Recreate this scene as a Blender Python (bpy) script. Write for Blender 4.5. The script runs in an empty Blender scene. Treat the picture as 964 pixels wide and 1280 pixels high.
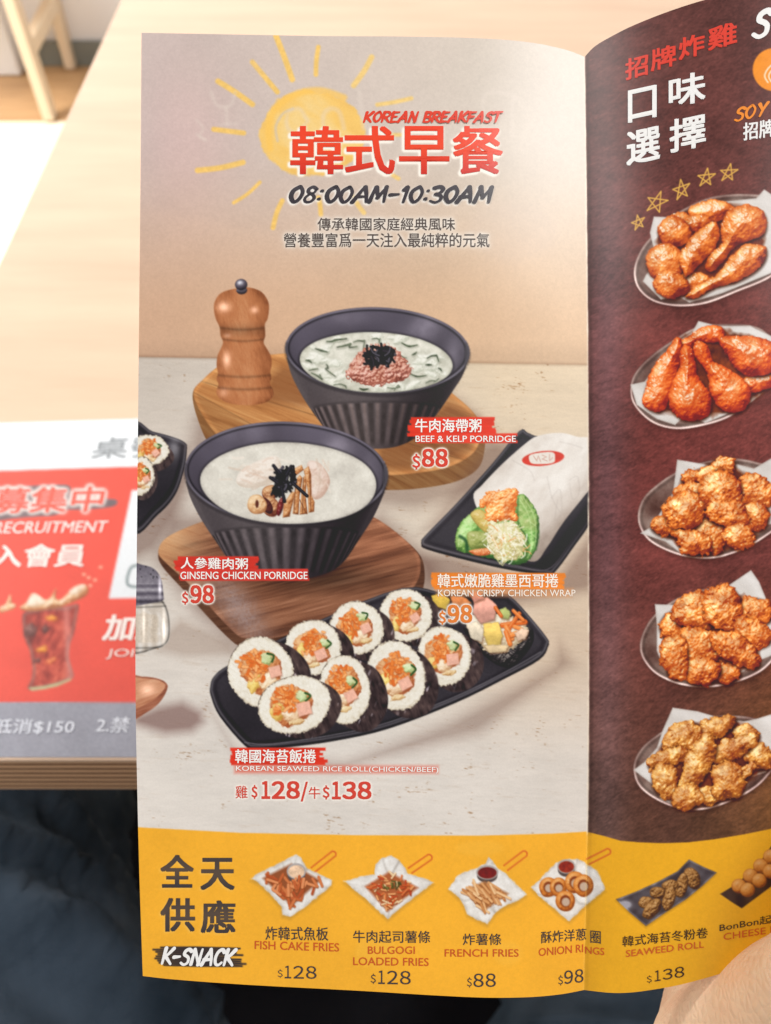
import bpy, bmesh, math, random
import numpy as np
from mathutils import Vector, Matrix

scene = bpy.context.scene
COL = scene.collection
R = math.radians

# ------------------------------------------------------------------ camera
W0, H0 = 964.0, 1280.0            # the frame the sizes below were measured in
FPX = 967.0                       # focal length in those units
PITCH = R(52.7)
TABLE_Z = 0.75
CAM = np.array([0.0, 0.0, TABLE_Z + 0.32])
FWD = np.array([0.0, math.cos(PITCH), -math.sin(PITCH)])
RIGHT = np.array([1.0, 0.0, 0.0])
UP = np.array([0.0, math.sin(PITCH), math.cos(PITCH)])

cam_d = bpy.data.cameras.new('camera')
cam = bpy.data.objects.new('camera', cam_d)
COL.objects.link(cam)
cam.location = CAM.tolist()
cam.rotation_euler = (math.pi / 2 - PITCH, 0, 0)
cam_d.sensor_fit = 'VERTICAL'
cam_d.sensor_height = 24.0
cam_d.sensor_width = 24.0 * W0 / H0
cam_d.lens = 24.0 * FPX / H0
cam_d.clip_start = 0.01
cam_d.clip_end = 60.0
cam_d.dof.use_dof = True
cam_d.dof.focus_distance = 0.1715
cam_d.dof.aperture_fstop = cam_d.lens / 1.55
cam_d.dof.aperture_blades = 0
scene.camera = cam

# ------------------------------------------------------------------ light
world = bpy.data.worlds.new('World')
scene.world = world
world.use_nodes = True
bg = world.node_tree.nodes['Background']
bg.inputs['Color'].default_value = (1.0, 0.992, 0.985, 1)     # soft bounce of a bright room
bg.inputs['Strength'].default_value = 0.45

def area(name, loc, target, size, power, color):
    d = bpy.data.lights.new(name, 'AREA')
    d.shape = 'RECTANGLE'
    d.size, d.size_y = size
    d.energy = power
    d.color = color
    o = bpy.data.objects.new(name, d)
    o.location = loc
    o.rotation_euler = (Vector(target) - Vector(loc)).to_track_quat('-Z', 'Y').to_euler()
    COL.objects.link(o)
    return o

area('ceiling_lamp', (0.92, 0.12, 2.5), (0.1, 0.12, 0.85), (1.1, 0.6), 30, (1.0, 0.985, 0.955))
area('second_ceiling_lamp', (-1.2, 0.27, 2.5), (0.0, 0.2, 0.8), (0.9, 0.5), 12.5, (1.0, 0.98, 0.95))
area('far_fill_light', (-1.9, 1.35, 1.9), (-1.1, 2.5, 0.25), (1.0, 0.8), 85, (1.0, 0.965, 0.91))  # added fill below ceiling height, brightens the far wall, floor and chair

scene.view_settings.view_transform = 'Standard'
scene.view_settings.look = 'None'
scene.view_settings.exposure = 0.0
scene.view_settings.gamma = 1.0
scene.view_settings.use_curve_mapping = False
scene.render.engine = 'CYCLES'

# ------------------------------------------------------------------ helpers
def ray(px, py):
    px = np.asarray(px, float); py = np.asarray(py, float)
    a = (px - W0 / 2) / FPX
    b = -(py - H0 / 2) / FPX
    return FWD + a[..., None] * RIGHT + b[..., None] * UP

def at_depth(px, py, d):                 # a point at axial distance d
    return CAM + ray(px, py) * np.asarray(d, float)[..., None]

def on_z(px, py, z):                     # a point on a horizontal plane
    r = ray(px, py)
    return CAM + r * ((z - CAM[2]) / r[..., 2])[..., None]

def tag(o, label=None, cat=None, group=None, kind=None):
    if label: o['label'] = label
    if cat: o['category'] = cat
    if group: o['group'] = group
    if kind: o['kind'] = kind
    return o

def empty(name, loc):
    o = bpy.data.objects.new(name, None)
    o.location = loc
    o.empty_display_size = 0.05
    COL.objects.link(o)
    return o

def link_mesh(name, me, mat, parent=None):
    o = bpy.data.objects.new(name, me)
    if mat: me.materials.append(mat)
    COL.objects.link(o)
    if parent:
        o.parent = parent
        o.matrix_parent_inverse = Matrix.Translation(parent.location).inverted()
    return o

def lin(c):
    c = np.asarray(c, np.float32)
    return np.where(c <= 0.04045, c / 12.92, ((np.maximum(c, 0) + 0.055) / 1.055) ** 2.4)

def raw_mesh(name, verts, faces, cols=None, smooth=True):
    """verts (n,3), faces (m,k) with equal k, cols (n,3) linear"""
    verts = np.asarray(verts, np.float32); faces = np.asarray(faces, np.int32)
    m, k = faces.shape
    me = bpy.data.meshes.new(name)
    me.vertices.add(len(verts)); me.vertices.foreach_set('co', verts.ravel())
    me.loops.add(m * k); me.loops.foreach_set('vertex_index', faces.ravel())
    me.polygons.add(m)
    me.polygons.foreach_set('loop_start', np.arange(0, m * k, k, dtype=np.int32))
    me.polygons.foreach_set('loop_total', np.full(m, k, np.int32))
    me.polygons.foreach_set('use_smooth', np.full(m, smooth, bool))
    if cols is not None:
        a = me.color_attributes.new('Col', 'FLOAT_COLOR', 'POINT')
        rgba = np.ones((len(verts), 4), np.float32); rgba[:, :3] = cols
        a.data.foreach_set('color', rgba.ravel())
    me.update(calc_edges=True)
    return me

def bm_obj(name, bm, mat, parent=None, smooth=False):
    me = bpy.data.meshes.new(name)
    bmesh.ops.recalc_face_normals(bm, faces=bm.faces)
    if smooth:
        for f in bm.faces: f.smooth = True
    bm.to_mesh(me); bm.free()
    return link_mesh(name, me, mat, parent)

def add_box(bm, c, s, rot=None, bevel=0.0):
    g = bmesh.ops.create_cube(bm, size=1.0)
    vs = g['verts']
    M = Matrix.Translation(c) @ (rot.to_4x4() if rot else Matrix.Identity(4)) @ Matrix.Diagonal((s[0], s[1], s[2], 1))
    bmesh.ops.transform(bm, matrix=M, verts=vs)
    if bevel:
        es = list({e for v in vs for e in v.link_edges})
        bmesh.ops.bevel(bm, geom=es, offset=bevel, segments=2, affect='EDGES', profile=0.5)

def add_bar(bm, p, q, w, d, bevel=0.0):          # square bar between two points
    p = Vector(p); q = Vector(q); v = q - p
    add_box(bm, (p + q) / 2, (w, d, v.length), v.to_track_quat('Z', 'Y').to_matrix(), bevel)

def ellipsoid(bm, c, r, axis=None, seg=24):
    g = bmesh.ops.create_uvsphere(bm, u_segments=seg, v_segments=seg // 2, radius=1.0)
    rot = Vector(axis).to_track_quat('Z', 'Y').to_matrix().to_4x4() if axis is not None else Matrix.Identity(4)
    M = Matrix.Translation(c) @ rot @ Matrix.Diagonal((r[0], r[1], r[2], 1))
    bmesh.ops.transform(bm, matrix=M, verts=g['verts'])

def capsule(bm, p, q, r0, r1, seg=20, rings=6):   # tapered limb with round ends
    p = Vector(p); q = Vector(q); v = q - p; L = v.length
    M = Matrix.Translation(p) @ v.to_track_quat('Z', 'Y').to_matrix().to_4x4()
    prof = []
    for i in range(rings + 1):
        a = -math.pi / 2 + math.pi / 2 * i / rings
        prof.append((r0 * math.cos(a), r0 * math.sin(a)))
    for i in range(rings + 1):
        a = math.pi / 2 * i / rings
        prof.append((r1 * math.cos(a), L + r1 * math.sin(a)))
    ringv = []
    for (r, z) in prof:
        r = max(r, 1e-5)
        ringv.append([bm.verts.new(M @ Vector((r * math.cos(2 * math.pi * k / seg), r * math.sin(2 * math.pi * k / seg), z))) for k in range(seg)])
    for a, b in zip(ringv[:-1], ringv[1:]):
        for k in range(seg):
            bm.faces.new((a[k], a[(k + 1) % seg], b[(k + 1) % seg], b[k]))
    bm.faces.new(list(reversed(ringv[0]))); bm.faces.new(ringv[-1])

# ------------------------------------------------------------------ materials
def new_mat(name, rough=0.5, spec=0.5):
    m = bpy.data.materials.new(name); m.use_nodes = True
    nt = m.node_tree; b = nt.nodes['Principled BSDF']
    b.inputs['Roughness'].default_value = rough
    b.inputs['Specular IOR Level'].default_value = spec
    return m, nt, b

def noise_mat(name, c0, c1, scale, rough=0.5, spec=0.5, stretch=(1, 1, 1), bump=0.0, bscale=None, detail=6, bdist=0.001):
    m, nt, b = new_mat(name, rough, spec)
    tc = nt.nodes.new('ShaderNodeTexCoord'); mp = nt.nodes.new('ShaderNodeMapping')
    mp.inputs['Scale'].default_value = stretch
    nt.links.new(tc.outputs['Object'], mp.inputs['Vector'])
    n = nt.nodes.new('ShaderNodeTexNoise'); n.inputs['Scale'].default_value = scale; n.inputs['Detail'].default_value = detail
    nt.links.new(mp.outputs['Vector'], n.inputs['Vector'])
    r = nt.nodes.new('ShaderNodeValToRGB')
    r.color_ramp.elements[0].position = 0.3; r.color_ramp.elements[0].color = (*c0, 1)
    r.color_ramp.elements[1].position = 0.7; r.color_ramp.elements[1].color = (*c1, 1)
    nt.links.new(n.outputs['Fac'], r.inputs['Fac'])
    nt.links.new(r.outputs['Color'], b.inputs['Base Color'])
    if bump:
        n2 = nt.nodes.new('ShaderNodeTexNoise'); n2.inputs['Scale'].default_value = bscale or scale * 4; n2.inputs['Detail'].default_value = 4
        nt.links.new(mp.outputs['Vector'], n2.inputs['Vector'])
        bp = nt.nodes.new('ShaderNodeBump'); bp.inputs['Strength'].default_value = bump; bp.inputs['Distance'].default_value = bdist
        nt.links.new(n2.outputs['Fac'], bp.inputs['Height']); nt.links.new(bp.outputs['Normal'], b.inputs['Normal'])
    return m

def print_mat(name, rough, spec, grain=0.05, bump=0.06, scale=2500):
    m, nt, b = new_mat(name, rough, spec)
    a = nt.nodes.new('ShaderNodeAttribute'); a.attribute_name = 'Col'
    tc = nt.nodes.new('ShaderNodeTexCoord')
    n = nt.nodes.new('ShaderNodeTexNoise'); n.inputs['Scale'].default_value = scale; n.inputs['Detail'].default_value = 2
    nt.links.new(tc.outputs['Object'], n.inputs['Vector'])
    mr = nt.nodes.new('ShaderNodeMapRange')
    mr.inputs['From Min'].default_value = 0.3; mr.inputs['From Max'].default_value = 0.7
    mr.inputs['To Min'].default_value = 1 - grain; mr.inputs['To Max'].default_value = 1 + grain
    nt.links.new(n.outputs['Fac'], mr.inputs['Value'])
    mx = nt.nodes.new('ShaderNodeVectorMath'); mx.operation = 'SCALE'
    nt.links.new(a.outputs['Color'], mx.inputs[0]); nt.links.new(mr.outputs['Result'], mx.inputs['Scale'])
    nt.links.new(mx.outputs['Vector'], b.inputs['Base Color'])
    bp = nt.nodes.new('ShaderNodeBump'); bp.inputs['Strength'].default_value = bump; bp.inputs['Distance'].default_value = 0.0002
    nt.links.new(n.outputs['Fac'], bp.inputs['Height']); nt.links.new(bp.outputs['Normal'], b.inputs['Normal'])
    return m

INK = print_mat('coated_paper_print', 0.33, 0.42, grain=0.03, bump=0.04)
SIGN_INK = print_mat('sign_print', 0.5, 0.35, grain=0.04, bump=0.5, scale=1200)
# ------------------------------------------------------------------ the place round the menu
def slab(name, pts, z0, z1, mat, parent=None):
    bm = bmesh.new()
    lo = [bm.verts.new((p[0], p[1], z0)) for p in pts]; hi = [bm.verts.new((p[0], p[1], z1)) for p in pts]
    n = len(pts)
    bm.faces.new(lo); bm.faces.new(hi)
    for i in range(n): bm.faces.new((lo[i], lo[(i + 1) % n], hi[(i + 1) % n], hi[i]))
    return bm_obj(name, bm, mat, parent)

# floor and wall
floor_m = noise_mat('pale_floor', (0.80, 0.72, 0.56), (0.84, 0.77, 0.62), 3, 0.35, 0.4)
f1 = slab('floor', [(-6, -4), (6, -4), (6, 6), (-6, 6)], -0.05, 0.0, floor_m); tag(f1, kind='structure')
wy = float(on_z(100, 82, 0.0)[1])
sy = float(on_z(30, 150, 0.004)[1])
brown_floor_m = noise_mat('brown_floor', (0.40, 0.23, 0.11), (0.52, 0.32, 0.16), 6, 0.45, 0.4, (1, 8, 1))
f2 = slab('brown_floor_strip', [(-6, sy), (6, sy), (6, wy + 0.1), (-6, wy + 0.1)], -0.04, 0.004, brown_floor_m); tag(f2, kind='structure')  # browner strip of floor along the wall
wall_m = noise_mat('white_wall', (0.82, 0.80, 0.81), (0.86, 0.84, 0.85), 4, 0.7, 0.2)
w1 = slab('back_wall', [(-6, wy), (6, wy), (6, wy + 0.12), (-6, wy + 0.12)], 0.004, 2.9, wall_m)
tag(w1, 'plain white back wall behind the wooden chair', 'wall')
skirt_m = noise_mat('grey_skirting', (0.20, 0.21, 0.19), (0.24, 0.25, 0.22), 5, 0.5, 0.4)
zt = float(CAM[2] + ray(110, 52)[2] * (wy - 0.012) / ray(110, 52)[1])
bm = bmesh.new(); add_box(bm, (0, wy - 0.0085, 0.004 + (zt - 0.004) / 2), (12, 0.012, zt - 0.004), None, 0.002)
sk = bm_obj('skirting_board', bm, skirt_m); tag(sk, 'grey green skirting board along the foot of the white wall', 'skirting board')

# chair
pale_wood = noise_mat('pale_chair_wood', (0.72, 0.56, 0.39), (0.80, 0.65, 0.47), 9, 0.45, 0.4, (1, 1, 0.15))
g1 = on_z(64, 148, 0.004); g2 = on_z(90, 84, 0.004)
ch = empty('wooden_chair', (float(g1[0]), float(g1[1]), 0.004))
tag(ch, 'pale wooden chair with splayed legs standing on the brown floor', 'chair')
def top_at(px, py, y):
    r = ray(px, py); return CAM + r * (y / r[1])
seat_z = 0.44
def leg(foot, top):
    bm = bmesh.new(); f = Vector(foot); t = Vector(top); f.z = 0.006
    add_bar(bm, f, t, 0.045, 0.03, 0.004)
    return bm_obj('leg', bm, pale_wood, ch)
t1 = top_at(8, -20, g1[1]); t2 = top_at(62, -18, g2[1])
def extend(a, b, z):
    a = Vector(a); b = Vector(b); return a + (b - a) * ((z - a.z) / (b.z - a.z))
T1 = extend(g1, t1, seat_z); T2 = extend(g2, t2, seat_z)
leg(g1, T1); leg(g2, T2)
off = Vector((-0.50, -0.02, 0))
F3 = Vector(g1) + off; F4 = Vector(g2) + off
leg(F3, T1 + off * 0.72); leg(F4, T2 + off * 0.72)
bm = bmesh.new(); add_bar(bm, top_at(35, 62, (g1[1] * .8 + g2[1] * .2)), top_at(66, 2, (g1[1] * .15 + g2[1] * .85)), 0.03, 0.04, 0.004)
bm_obj('stretcher', bm, pale_wood, ch)
bm = bmesh.new()
c4 = [T1, T2, T2 + off * 0.72, T1 + off * 0.72]; cc = sum(c4, Vector()) / 4
add_box(bm, (cc.x, cc.y, seat_z + 0.012), (0.48, abs(T2.y - T1.y) + 0.1, 0.03), None, 0.01)
bm_obj('seat', bm, pale_wood, ch)
# low white box behind the chair leg
wp = on_z(27, 96, 0.004)
white_m = noise_mat('white_lacquer', (0.84, 0.84, 0.84), (0.88, 0.88, 0.88), 4, 0.4, 0.4)
bx0 = float(wp[0]); by0 = float(wp[1])
bm = bmesh.new(); add_box(bm, (bx0 - 0.25, by0 + 0.06, 0.1), (0.5, 0.12, 0.188), None, 0.006)
wb = bm_obj('white_box', bm, white_m); tag(wb, 'low glossy white box on the floor beside the chair leg', 'box')

# table
def table_mat():
    m, nt, b = new_mat('table_laminate', 0.38, 0.4)
    tc = nt.nodes.new('ShaderNodeTexCoord'); mp = nt.nodes.new('ShaderNodeMapping'); mp.inputs['Scale'].default_value = (1.2, 9, 1)
    nt.links.new(tc.outputs['Object'], mp.inputs['Vector'])
    n = nt.nodes.new('ShaderNodeTexNoise'); n.inputs['Scale'].default_value = 5; n.inputs['Detail'].default_value = 8; n.inputs['Roughness'].default_value = 0.6
    nt.links.new(mp.outputs['Vector'], n.inputs['Vector'])
    r = nt.nodes.new('ShaderNodeValToRGB')
    r.color_ramp.elements[0].position = 0.3; r.color_ramp.elements[0].color = (0.575, 0.395, 0.275, 1)
    r.color_ramp.elements[1].position = 0.7; r.color_ramp.elements[1].color = (0.66, 0.47, 0.335, 1)
    nt.links.new(n.outputs['Fac'], r.inputs['Fac']); nt.links.new(r.outputs['Color'], b.inputs['Base Color'])
    return m
def ply_mat():
    m, nt, b = new_mat('plywood_edge', 0.6, 0.25)
    tc = nt.nodes.new('ShaderNodeTexCoord'); sp = nt.nodes.new('ShaderNodeSeparateXYZ')
    nt.links.new(tc.outputs['Object'], sp.inputs['Vector'])
    n = nt.nodes.new('ShaderNodeTexNoise'); n.inputs['Scale'].default_value = 40; n.inputs['Detail'].default_value = 3
    mp = nt.nodes.new('ShaderNodeMapping'); mp.inputs['Scale'].default_value = (1, 1, 3)
    nt.links.new(tc.outputs['Object'], mp.inputs['Vector']); nt.links.new(mp.outputs['Vector'], n.inputs['Vector'])
    ad = nt.nodes.new('ShaderNodeMath'); ad.operation = 'MULTIPLY_ADD'; ad.inputs[1].default_value = 0.0012
    nt.links.new(n.outputs['Fac'], ad.inputs[0]); nt.links.new(sp.outputs['Z'], ad.inputs[2])
    sc = nt.nodes.new('ShaderNodeMath'); sc.operation = 'MULTIPLY'; sc.inputs[1].default_value = 1 / 0.0056
    nt.links.new(ad.outputs[0], sc.inputs[0])
    fr = nt.nodes.new('ShaderNodeMath'); fr.operation = 'FRACT'; nt.links.new(sc.outputs[0], fr.inputs[0])
    r = nt.nodes.new('ShaderNodeValToRGB'); e = r.color_ramp.elements
    e[0].position = 0.0; e[0].color = (0.17, 0.07, 0.028, 1); e[1].position = 1.0; e[1].color = (0.19, 0.085, 0.036, 1)
    k = e.new(0.30); k.color = (0.18, 0.08, 0.033, 1); k = e.new(0.42); k.color = (0.78, 0.48, 0.29, 1); k = e.new(0.85); k.color = (0.66, 0.39, 0.22, 1)
    nt.links.new(fr.outputs[0], r.inputs['Fac']); nt.links.new(r.outputs['Color'], b.inputs['Base Color'])
    return m
TOP_M = table_mat(); PLY_M = ply_mat()
ya = float(on_z(0, 951, TABLE_Z)[1]); yb = float(on_z(172, 949.5, TABLE_Z)[1])
yf = (ya + yb) / 2
pA = on_z(0, 330, TABLE_Z); pB = on_z(152, 0, TABLE_Z)
def left_x(y): return float(pA[0] + (pB[0] - pA[0]) * (y - pA[1]) / (pB[1] - pA[1]))
ye = float(pB[1]) + 0.35
xr = 0.75
tz = float(CAM[2] + ray(60, 986)[2] * yf / ray(60, 986)[1])      # underside of the front edge
outline = [(left_x(yf), yf), (xr, yf), (xr, ye), (left_x(ye), ye)]
tb = empty('dining_table', ((left_x(yf) + xr) / 2, (yf + ye) / 2, 0))
tag(tb, 'pale wooden table with layered plywood edge under the menu', 'table')
slab('table_top', outline, TABLE_Z - 0.0022, TABLE_Z, TOP_M, tb)
slab('plywood_core', outline, tz, TABLE_Z - 0.0022, PLY_M, tb)
for (lx, ly) in ((left_x(yf) + 0.12, yf + 0.1), (xr - 0.1, yf + 0.1), (left_x(ye) + 0.12, ye - 0.1), (xr - 0.1, ye - 0.1)):
    bm = bmesh.new(); add_box(bm, (lx, ly, tz / 2), (0.05, 0.05, tz - 0.002), None, 0.003)
    bm_obj('leg', bm, pale_wood, tb)

# seated person: dark trousers (the lap) and the hand that holds the menu
person = empty('person', (0.1, -0.1, 0.0))
tag(person, 'seated person in dark navy trousers holding the menu open with one hand', 'person')
def jeans_mat():
    m, nt, b = new_mat('navy_denim', 0.85, 0.15)
    tc = nt.nodes.new('ShaderNodeTexCoord')
    n = nt.nodes.new('ShaderNodeTexNoise'); n.inputs['Scale'].default_value = 14; n.inputs['Detail'].default_value = 6
    nt.links.new(tc.outputs['Object'], n.inputs['Vector'])
    r = nt.nodes.new('ShaderNodeValToRGB')
    r.color_ramp.elements[0].position = 0.3; r.color_ramp.elements[0].color = (0.008, 0.016, 0.026, 1)
    r.color_ramp.elements[1].position = 0.72; r.color_ramp.elements[1].color = (0.052, 0.074, 0.104, 1)
    nt.links.new(n.outputs['Fac'], r.inputs['Fac']); nt.links.new(r.outputs['Color'], b.inputs['Base Color'])
    n2 = nt.nodes.new('ShaderNodeTexNoise'); n2.inputs['Scale'].default_value = 900
    nt.links.new(tc.outputs['Object'], n2.inputs['Vector'])
    bp = nt.nodes.new('ShaderNodeBump'); bp.inputs['Strength'].default_value = 0.5; bp.inputs['Distance'].default_value = 0.001
    nt.links.new(n2.outputs['Fac'], bp.inputs['Height']); nt.links.new(bp.outputs['Normal'], b.inputs['Normal'])
    return m
def thigh_grid(bm, p, q, r0, r1, seed, seg=72, rings=110):
    rnd = random.Random(seed)
    p = Vector(p); q = Vector(q); v = q - p
    M = v.to_track_quat('Z', 'Y').to_matrix()
    waves = [(rnd.uniform(1, 3), rnd.uniform(8, 26), rnd.uniform(0, 6.3), rnd.uniform(0.003, 0.009)) for _ in range(9)]
    rv = []
    for i in range(rings + 1):
        t = i / rings; row = []
        for k in range(seg):
            a = 2 * math.pi * k / seg
            r = r0 + (r1 - r0) * t
            for (ka, kt, ph, am) in waves:
                s = math.sin(round(ka) * a + kt * t + ph + 1.3 * math.sin(a + ph))
                r += am * (1 - abs(s)) ** 2.2 * 2.2 - am * 0.6
            row.append(bm.verts.new(p + v * t + M @ Vector((r * math.cos(a), r * math.sin(a) * 0.92, 0))))
        rv.append(row)
    for a, b in zip(rv[:-1], rv[1:]):
        for k in range(seg): bm.faces.new((a[k], a[(k + 1) % seg], b[(k + 1) % seg], b[k]))
    bm.faces.new(list(reversed(rv[0]))); bm.faces.new(rv[-1])
bm = bmesh.new()
e1 = on_z(150, 1000, 0.55); e2 = on_z(263, 1280, 0.55); ed = e2 - e1; ed /= np.linalg.norm(ed)
nrm = np.array([ed[1], -ed[0], 0.0]); nrm *= -1 if nrm[0] > 0 else 1
ax1 = e1 + nrm * 0.098
def on_axis(y): return ax1 + ed * ((y - ax1[1]) / ed[1])
A_, B_ = on_axis(-0.36), on_axis(0.42)
thigh_grid(bm, (A_[0], -0.36, 0.53), (B_[0], 0.42, 0.53), 0.115, 0.088, 3)
thigh_grid(bm, (B_[0], 0.41, 0.53), (B_[0], 0.34, 0.06), 0.086, 0.07, 5)
thigh_grid(bm, (0.13, -0.36, 0.42), (0.20, 0.42, 0.42), 0.115, 0.088, 8)
thigh_grid(bm, (0.20, 0.41, 0.42), (0.21, 0.34, 0.06), 0.086, 0.07, 6)
ellipsoid(bm, (0.06, -0.40, 0.49), (0.21, 0.14, 0.13))
bm_obj('trousers', bm, jeans_mat(), person, smooth=True)
seat_m = noise_mat('gap_black', (0.006, 0.006, 0.008), (0.010, 0.010, 0.013), 20, 0.9, 0.1)
bm = bmesh.new(); add_box(bm, (0.04, -0.12, 0.30), (0.60, 0.80, 0.06), None, 0.02)  # added seat, extended forward so its black stands in for the shaded gap
for sx in (-0.2, 0.28):
    for s_y in (-0.46, 0.22): add_box(bm, (sx, s_y, 0.137), (0.035, 0.035, 0.270), None, 0.003)
st = bm_obj('bench', bm, seat_m); tag(st, 'black bench added under the lap, darkening the gap below the table', 'bench')
# ------------------------------------------------------------------ print shop: the colours printed on the flat paper
rngT = np.random.RandomState(7)
TAB = rngT.rand(256, 256).astype(np.float32)
TAB2 = rngT.rand(256, 256).astype(np.float32)

class Canvas:
    def __init__(s, x0, y0, x1, y1, sc):
        s.x0, s.y0, s.sc = x0, y0, sc
        s.w = int((x1 - x0) * sc); s.h = int((y1 - y0) * sc)
        s.P = np.zeros((s.h, s.w, 3), np.float32); s.ID = np.zeros((s.h, s.w), np.int16)
    def reg(s, x0, y0, x1, y1):
        a = max(0, int((x0 - s.x0) * s.sc)); b = min(s.w, int((x1 - s.x0) * s.sc) + 2)
        c = max(0, int((y0 - s.y0) * s.sc)); d = min(s.h, int((y1 - s.y0) * s.sc) + 2)
        if b <= a or d <= c: return None
        X, Y = np.meshgrid((np.arange(a, b) + 0.5) / s.sc + s.x0, (np.arange(c, d) + 0.5) / s.sc + s.y0)
        return (slice(c, d), slice(a, b)), X.astype(np.float32), Y.astype(np.float32)

C = None
IDS = [('page', None)]           # id -> (name, label)
def nid(name, label=None):
    IDS.append((name, label)); return len(IDS) - 1

def rgb(*c): return np.array(c, np.float32) / 255.0
def arr(c): return np.array(c, np.float32) / 255.0 if not isinstance(c, np.ndarray) else c

def vnoise(X, Y, tab):
    xi = np.floor(X).astype(int); yi = np.floor(Y).astype(int)
    fx = X - xi; fy = Y - yi
    fx = fx * fx * (3 - 2 * fx); fy = fy * fy * (3 - 2 * fy)
    x0 = xi & 255; x1 = (xi + 1) & 255; y0 = yi & 255; y1 = (yi + 1) & 255
    return (tab[y0, x0] * (1 - fx) + tab[y0, x1] * fx) * (1 - fy) + (tab[y1, x0] * (1 - fx) + tab[y1, x1] * fx) * fy

def nz(X, Y, s, seed=0, o=3, ang=0.0, st=1.0):
    """fractal noise about -1..1; s = size of a feature; st stretches it along ang"""
    c, q = math.cos(R(ang)), math.sin(R(ang))
    U = (X * c + Y * q) / (s * st) + seed * 17.31; V = (-X * q + Y * c) / s + seed * 9.77
    t = 0; a = 1.0; w = 0
    for k in range(o):
        t = t + a * (vnoise(U, V, TAB) * 2 - 1); w += a
        U = U * 2.03 + 5.3; V = V * 2.03 + 1.7; a *= 0.55
    return (t / w * 1.6).astype(np.float32)

def cells(X, Y, s, seed=0, ang=0.0, st=1.0):
    """F1 distance of a jittered grid, and a random value per cell"""
    c, q = math.cos(R(ang)), math.sin(R(ang))
    U = (X * c + Y * q) / (s * st) + seed * 3.1; V = (-X * q + Y * c) / s + seed * 7.7
    ui = np.floor(U).astype(int); vi = np.floor(V).astype(int)
    best = np.full(X.shape, 9.0, np.float32); val = np.zeros(X.shape, np.float32)
    for i in (-1, 0, 1):
        for j in (-1, 0, 1):
            a = (ui + i) & 255; b = (vi + j) & 255
            dx = ui + i + TAB[b, a] - U; dy = vi + j + TAB2[b, a] - V
            d = dx * dx + dy * dy
            m = d < best
            best = np.where(m, d, best); val = np.where(m, TAB[a, b], val)
    return np.sqrt(best), val

def spline(pts, n=8, closed=True):
    p = np.array(pts, float); out = []
    N = len(p)
    for i in range(N if closed else N - 1):
        if closed: a, b, c, d = p[i - 1], p[i], p[(i + 1) % N], p[(i + 2) % N]
        else: a, b, c, d = p[max(i - 1, 0)], p[i], p[i + 1], p[min(i + 2, N - 1)]
        for k in range(n):
            t = k / n
            out.append(0.5 * (2 * b + (c - a) * t + (2 * a - 5 * b + 4 * c - d) * t * t + (-a + 3 * b - 3 * c + d) * t ** 3))
    if not closed: out.append(p[-1])
    return np.array(out)

def ell(cx, cy, rx, ry, rot=0, n=40, wob=0, seed=0):
    a = np.linspace(0, 2 * np.pi, n, endpoint=False)
    r = np.ones(n)
    if wob:
        rr = np.random.RandomState(seed + 1)
        for k in range(2, 7): r += wob / k ** 0.6 * np.sin(k * a + rr.rand() * 6.28) * rr.rand()
    x = rx * np.cos(a) * r; y = ry * np.sin(a) * r
    c, s = math.cos(R(rot)), math.sin(R(rot))
    return np.stack([cx + x * c - y * s, cy + x * s + y * c], 1)

def sdp(X, Y, pts):
    """signed distance to a closed polygon, negative inside"""
    pts = np.asarray(pts, float)
    d = np.full(X.shape, 1e9, np.float32); inside = np.zeros(X.shape, bool)
    for (ax, ay), (bx, by) in zip(pts, np.roll(pts, -1, 0)):
        ex, ey = bx - ax, by - ay
        wx, wy = X - ax, Y - ay
        t = np.clip((wx * ex + wy * ey) / (ex * ex + ey * ey + 1e-9), 0, 1)
        d = np.minimum(d, (wx - ex * t) ** 2 + (wy - ey * t) ** 2)
        if ay != by:
            m = ((ay > Y) != (by > Y)) & (X < (bx - ax) * (Y - ay) / (by - ay) + ax)
            inside ^= m
    d = np.sqrt(d)
    return np.where(inside, -d, d)

def sdl(X, Y, pts):
    """distance to an open polyline and the parameter along it"""
    pts = np.asarray(pts, float)
    d = np.full(X.shape, 1e9, np.float32); tt = np.zeros(X.shape, np.float32); n = len(pts) - 1
    for i in range(n):
        (ax, ay), (bx, by) = pts[i], pts[i + 1]
        ex, ey = bx - ax, by - ay
        wx, wy = X - ax, Y - ay
        t = np.clip((wx * ex + wy * ey) / (ex * ex + ey * ey + 1e-9), 0, 1)
        q = (wx - ex * t) ** 2 + (wy - ey * t) ** 2
        m = q < d
        d = np.where(m, q, d); tt = np.where(m, (i + t) / n, tt)
    return np.sqrt(d), tt

def bb(pts, pad):
    p = np.asarray(pts, float)
    return p[:, 0].min() - pad, p[:, 1].min() - pad, p[:, 0].max() + pad, p[:, 1].max() + pad

def put(sl, a, col, i=None, thr=0.5):
    a = np.clip(a, 0, 1).astype(np.float32)
    C.P[sl] = C.P[sl] * (1 - a[..., None]) + col * a[..., None]
    if i is not None: C.ID[sl][a > thr] = i

def shape(pts, col, i=None, soft=0.8, op=1.0, clip=None, rough=0.0, rs_=3.0):
    """fill a polygon; col = rgb 0-255 or f(X,Y,sd)"""
    g = C.reg(*bb(pts, soft * 2 + 2))
    if g is None: return
    sl, X, Y = g
    d = sdp(X, Y, pts)
    if rough: d = d + rough * nz(X, Y, rs_, 41, 2)
    a = np.clip(0.5 - d / (2 * soft), 0, 1) * op
    if soft > 3: a = a * a * (3 - 2 * a)
    if clip is not None: a = a * np.clip(0.5 - sdp(X, Y, clip) / 1.4, 0, 1)
    c = col(X, Y, d) if callable(col) else arr(col)
    put(sl, a, c, i)

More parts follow.
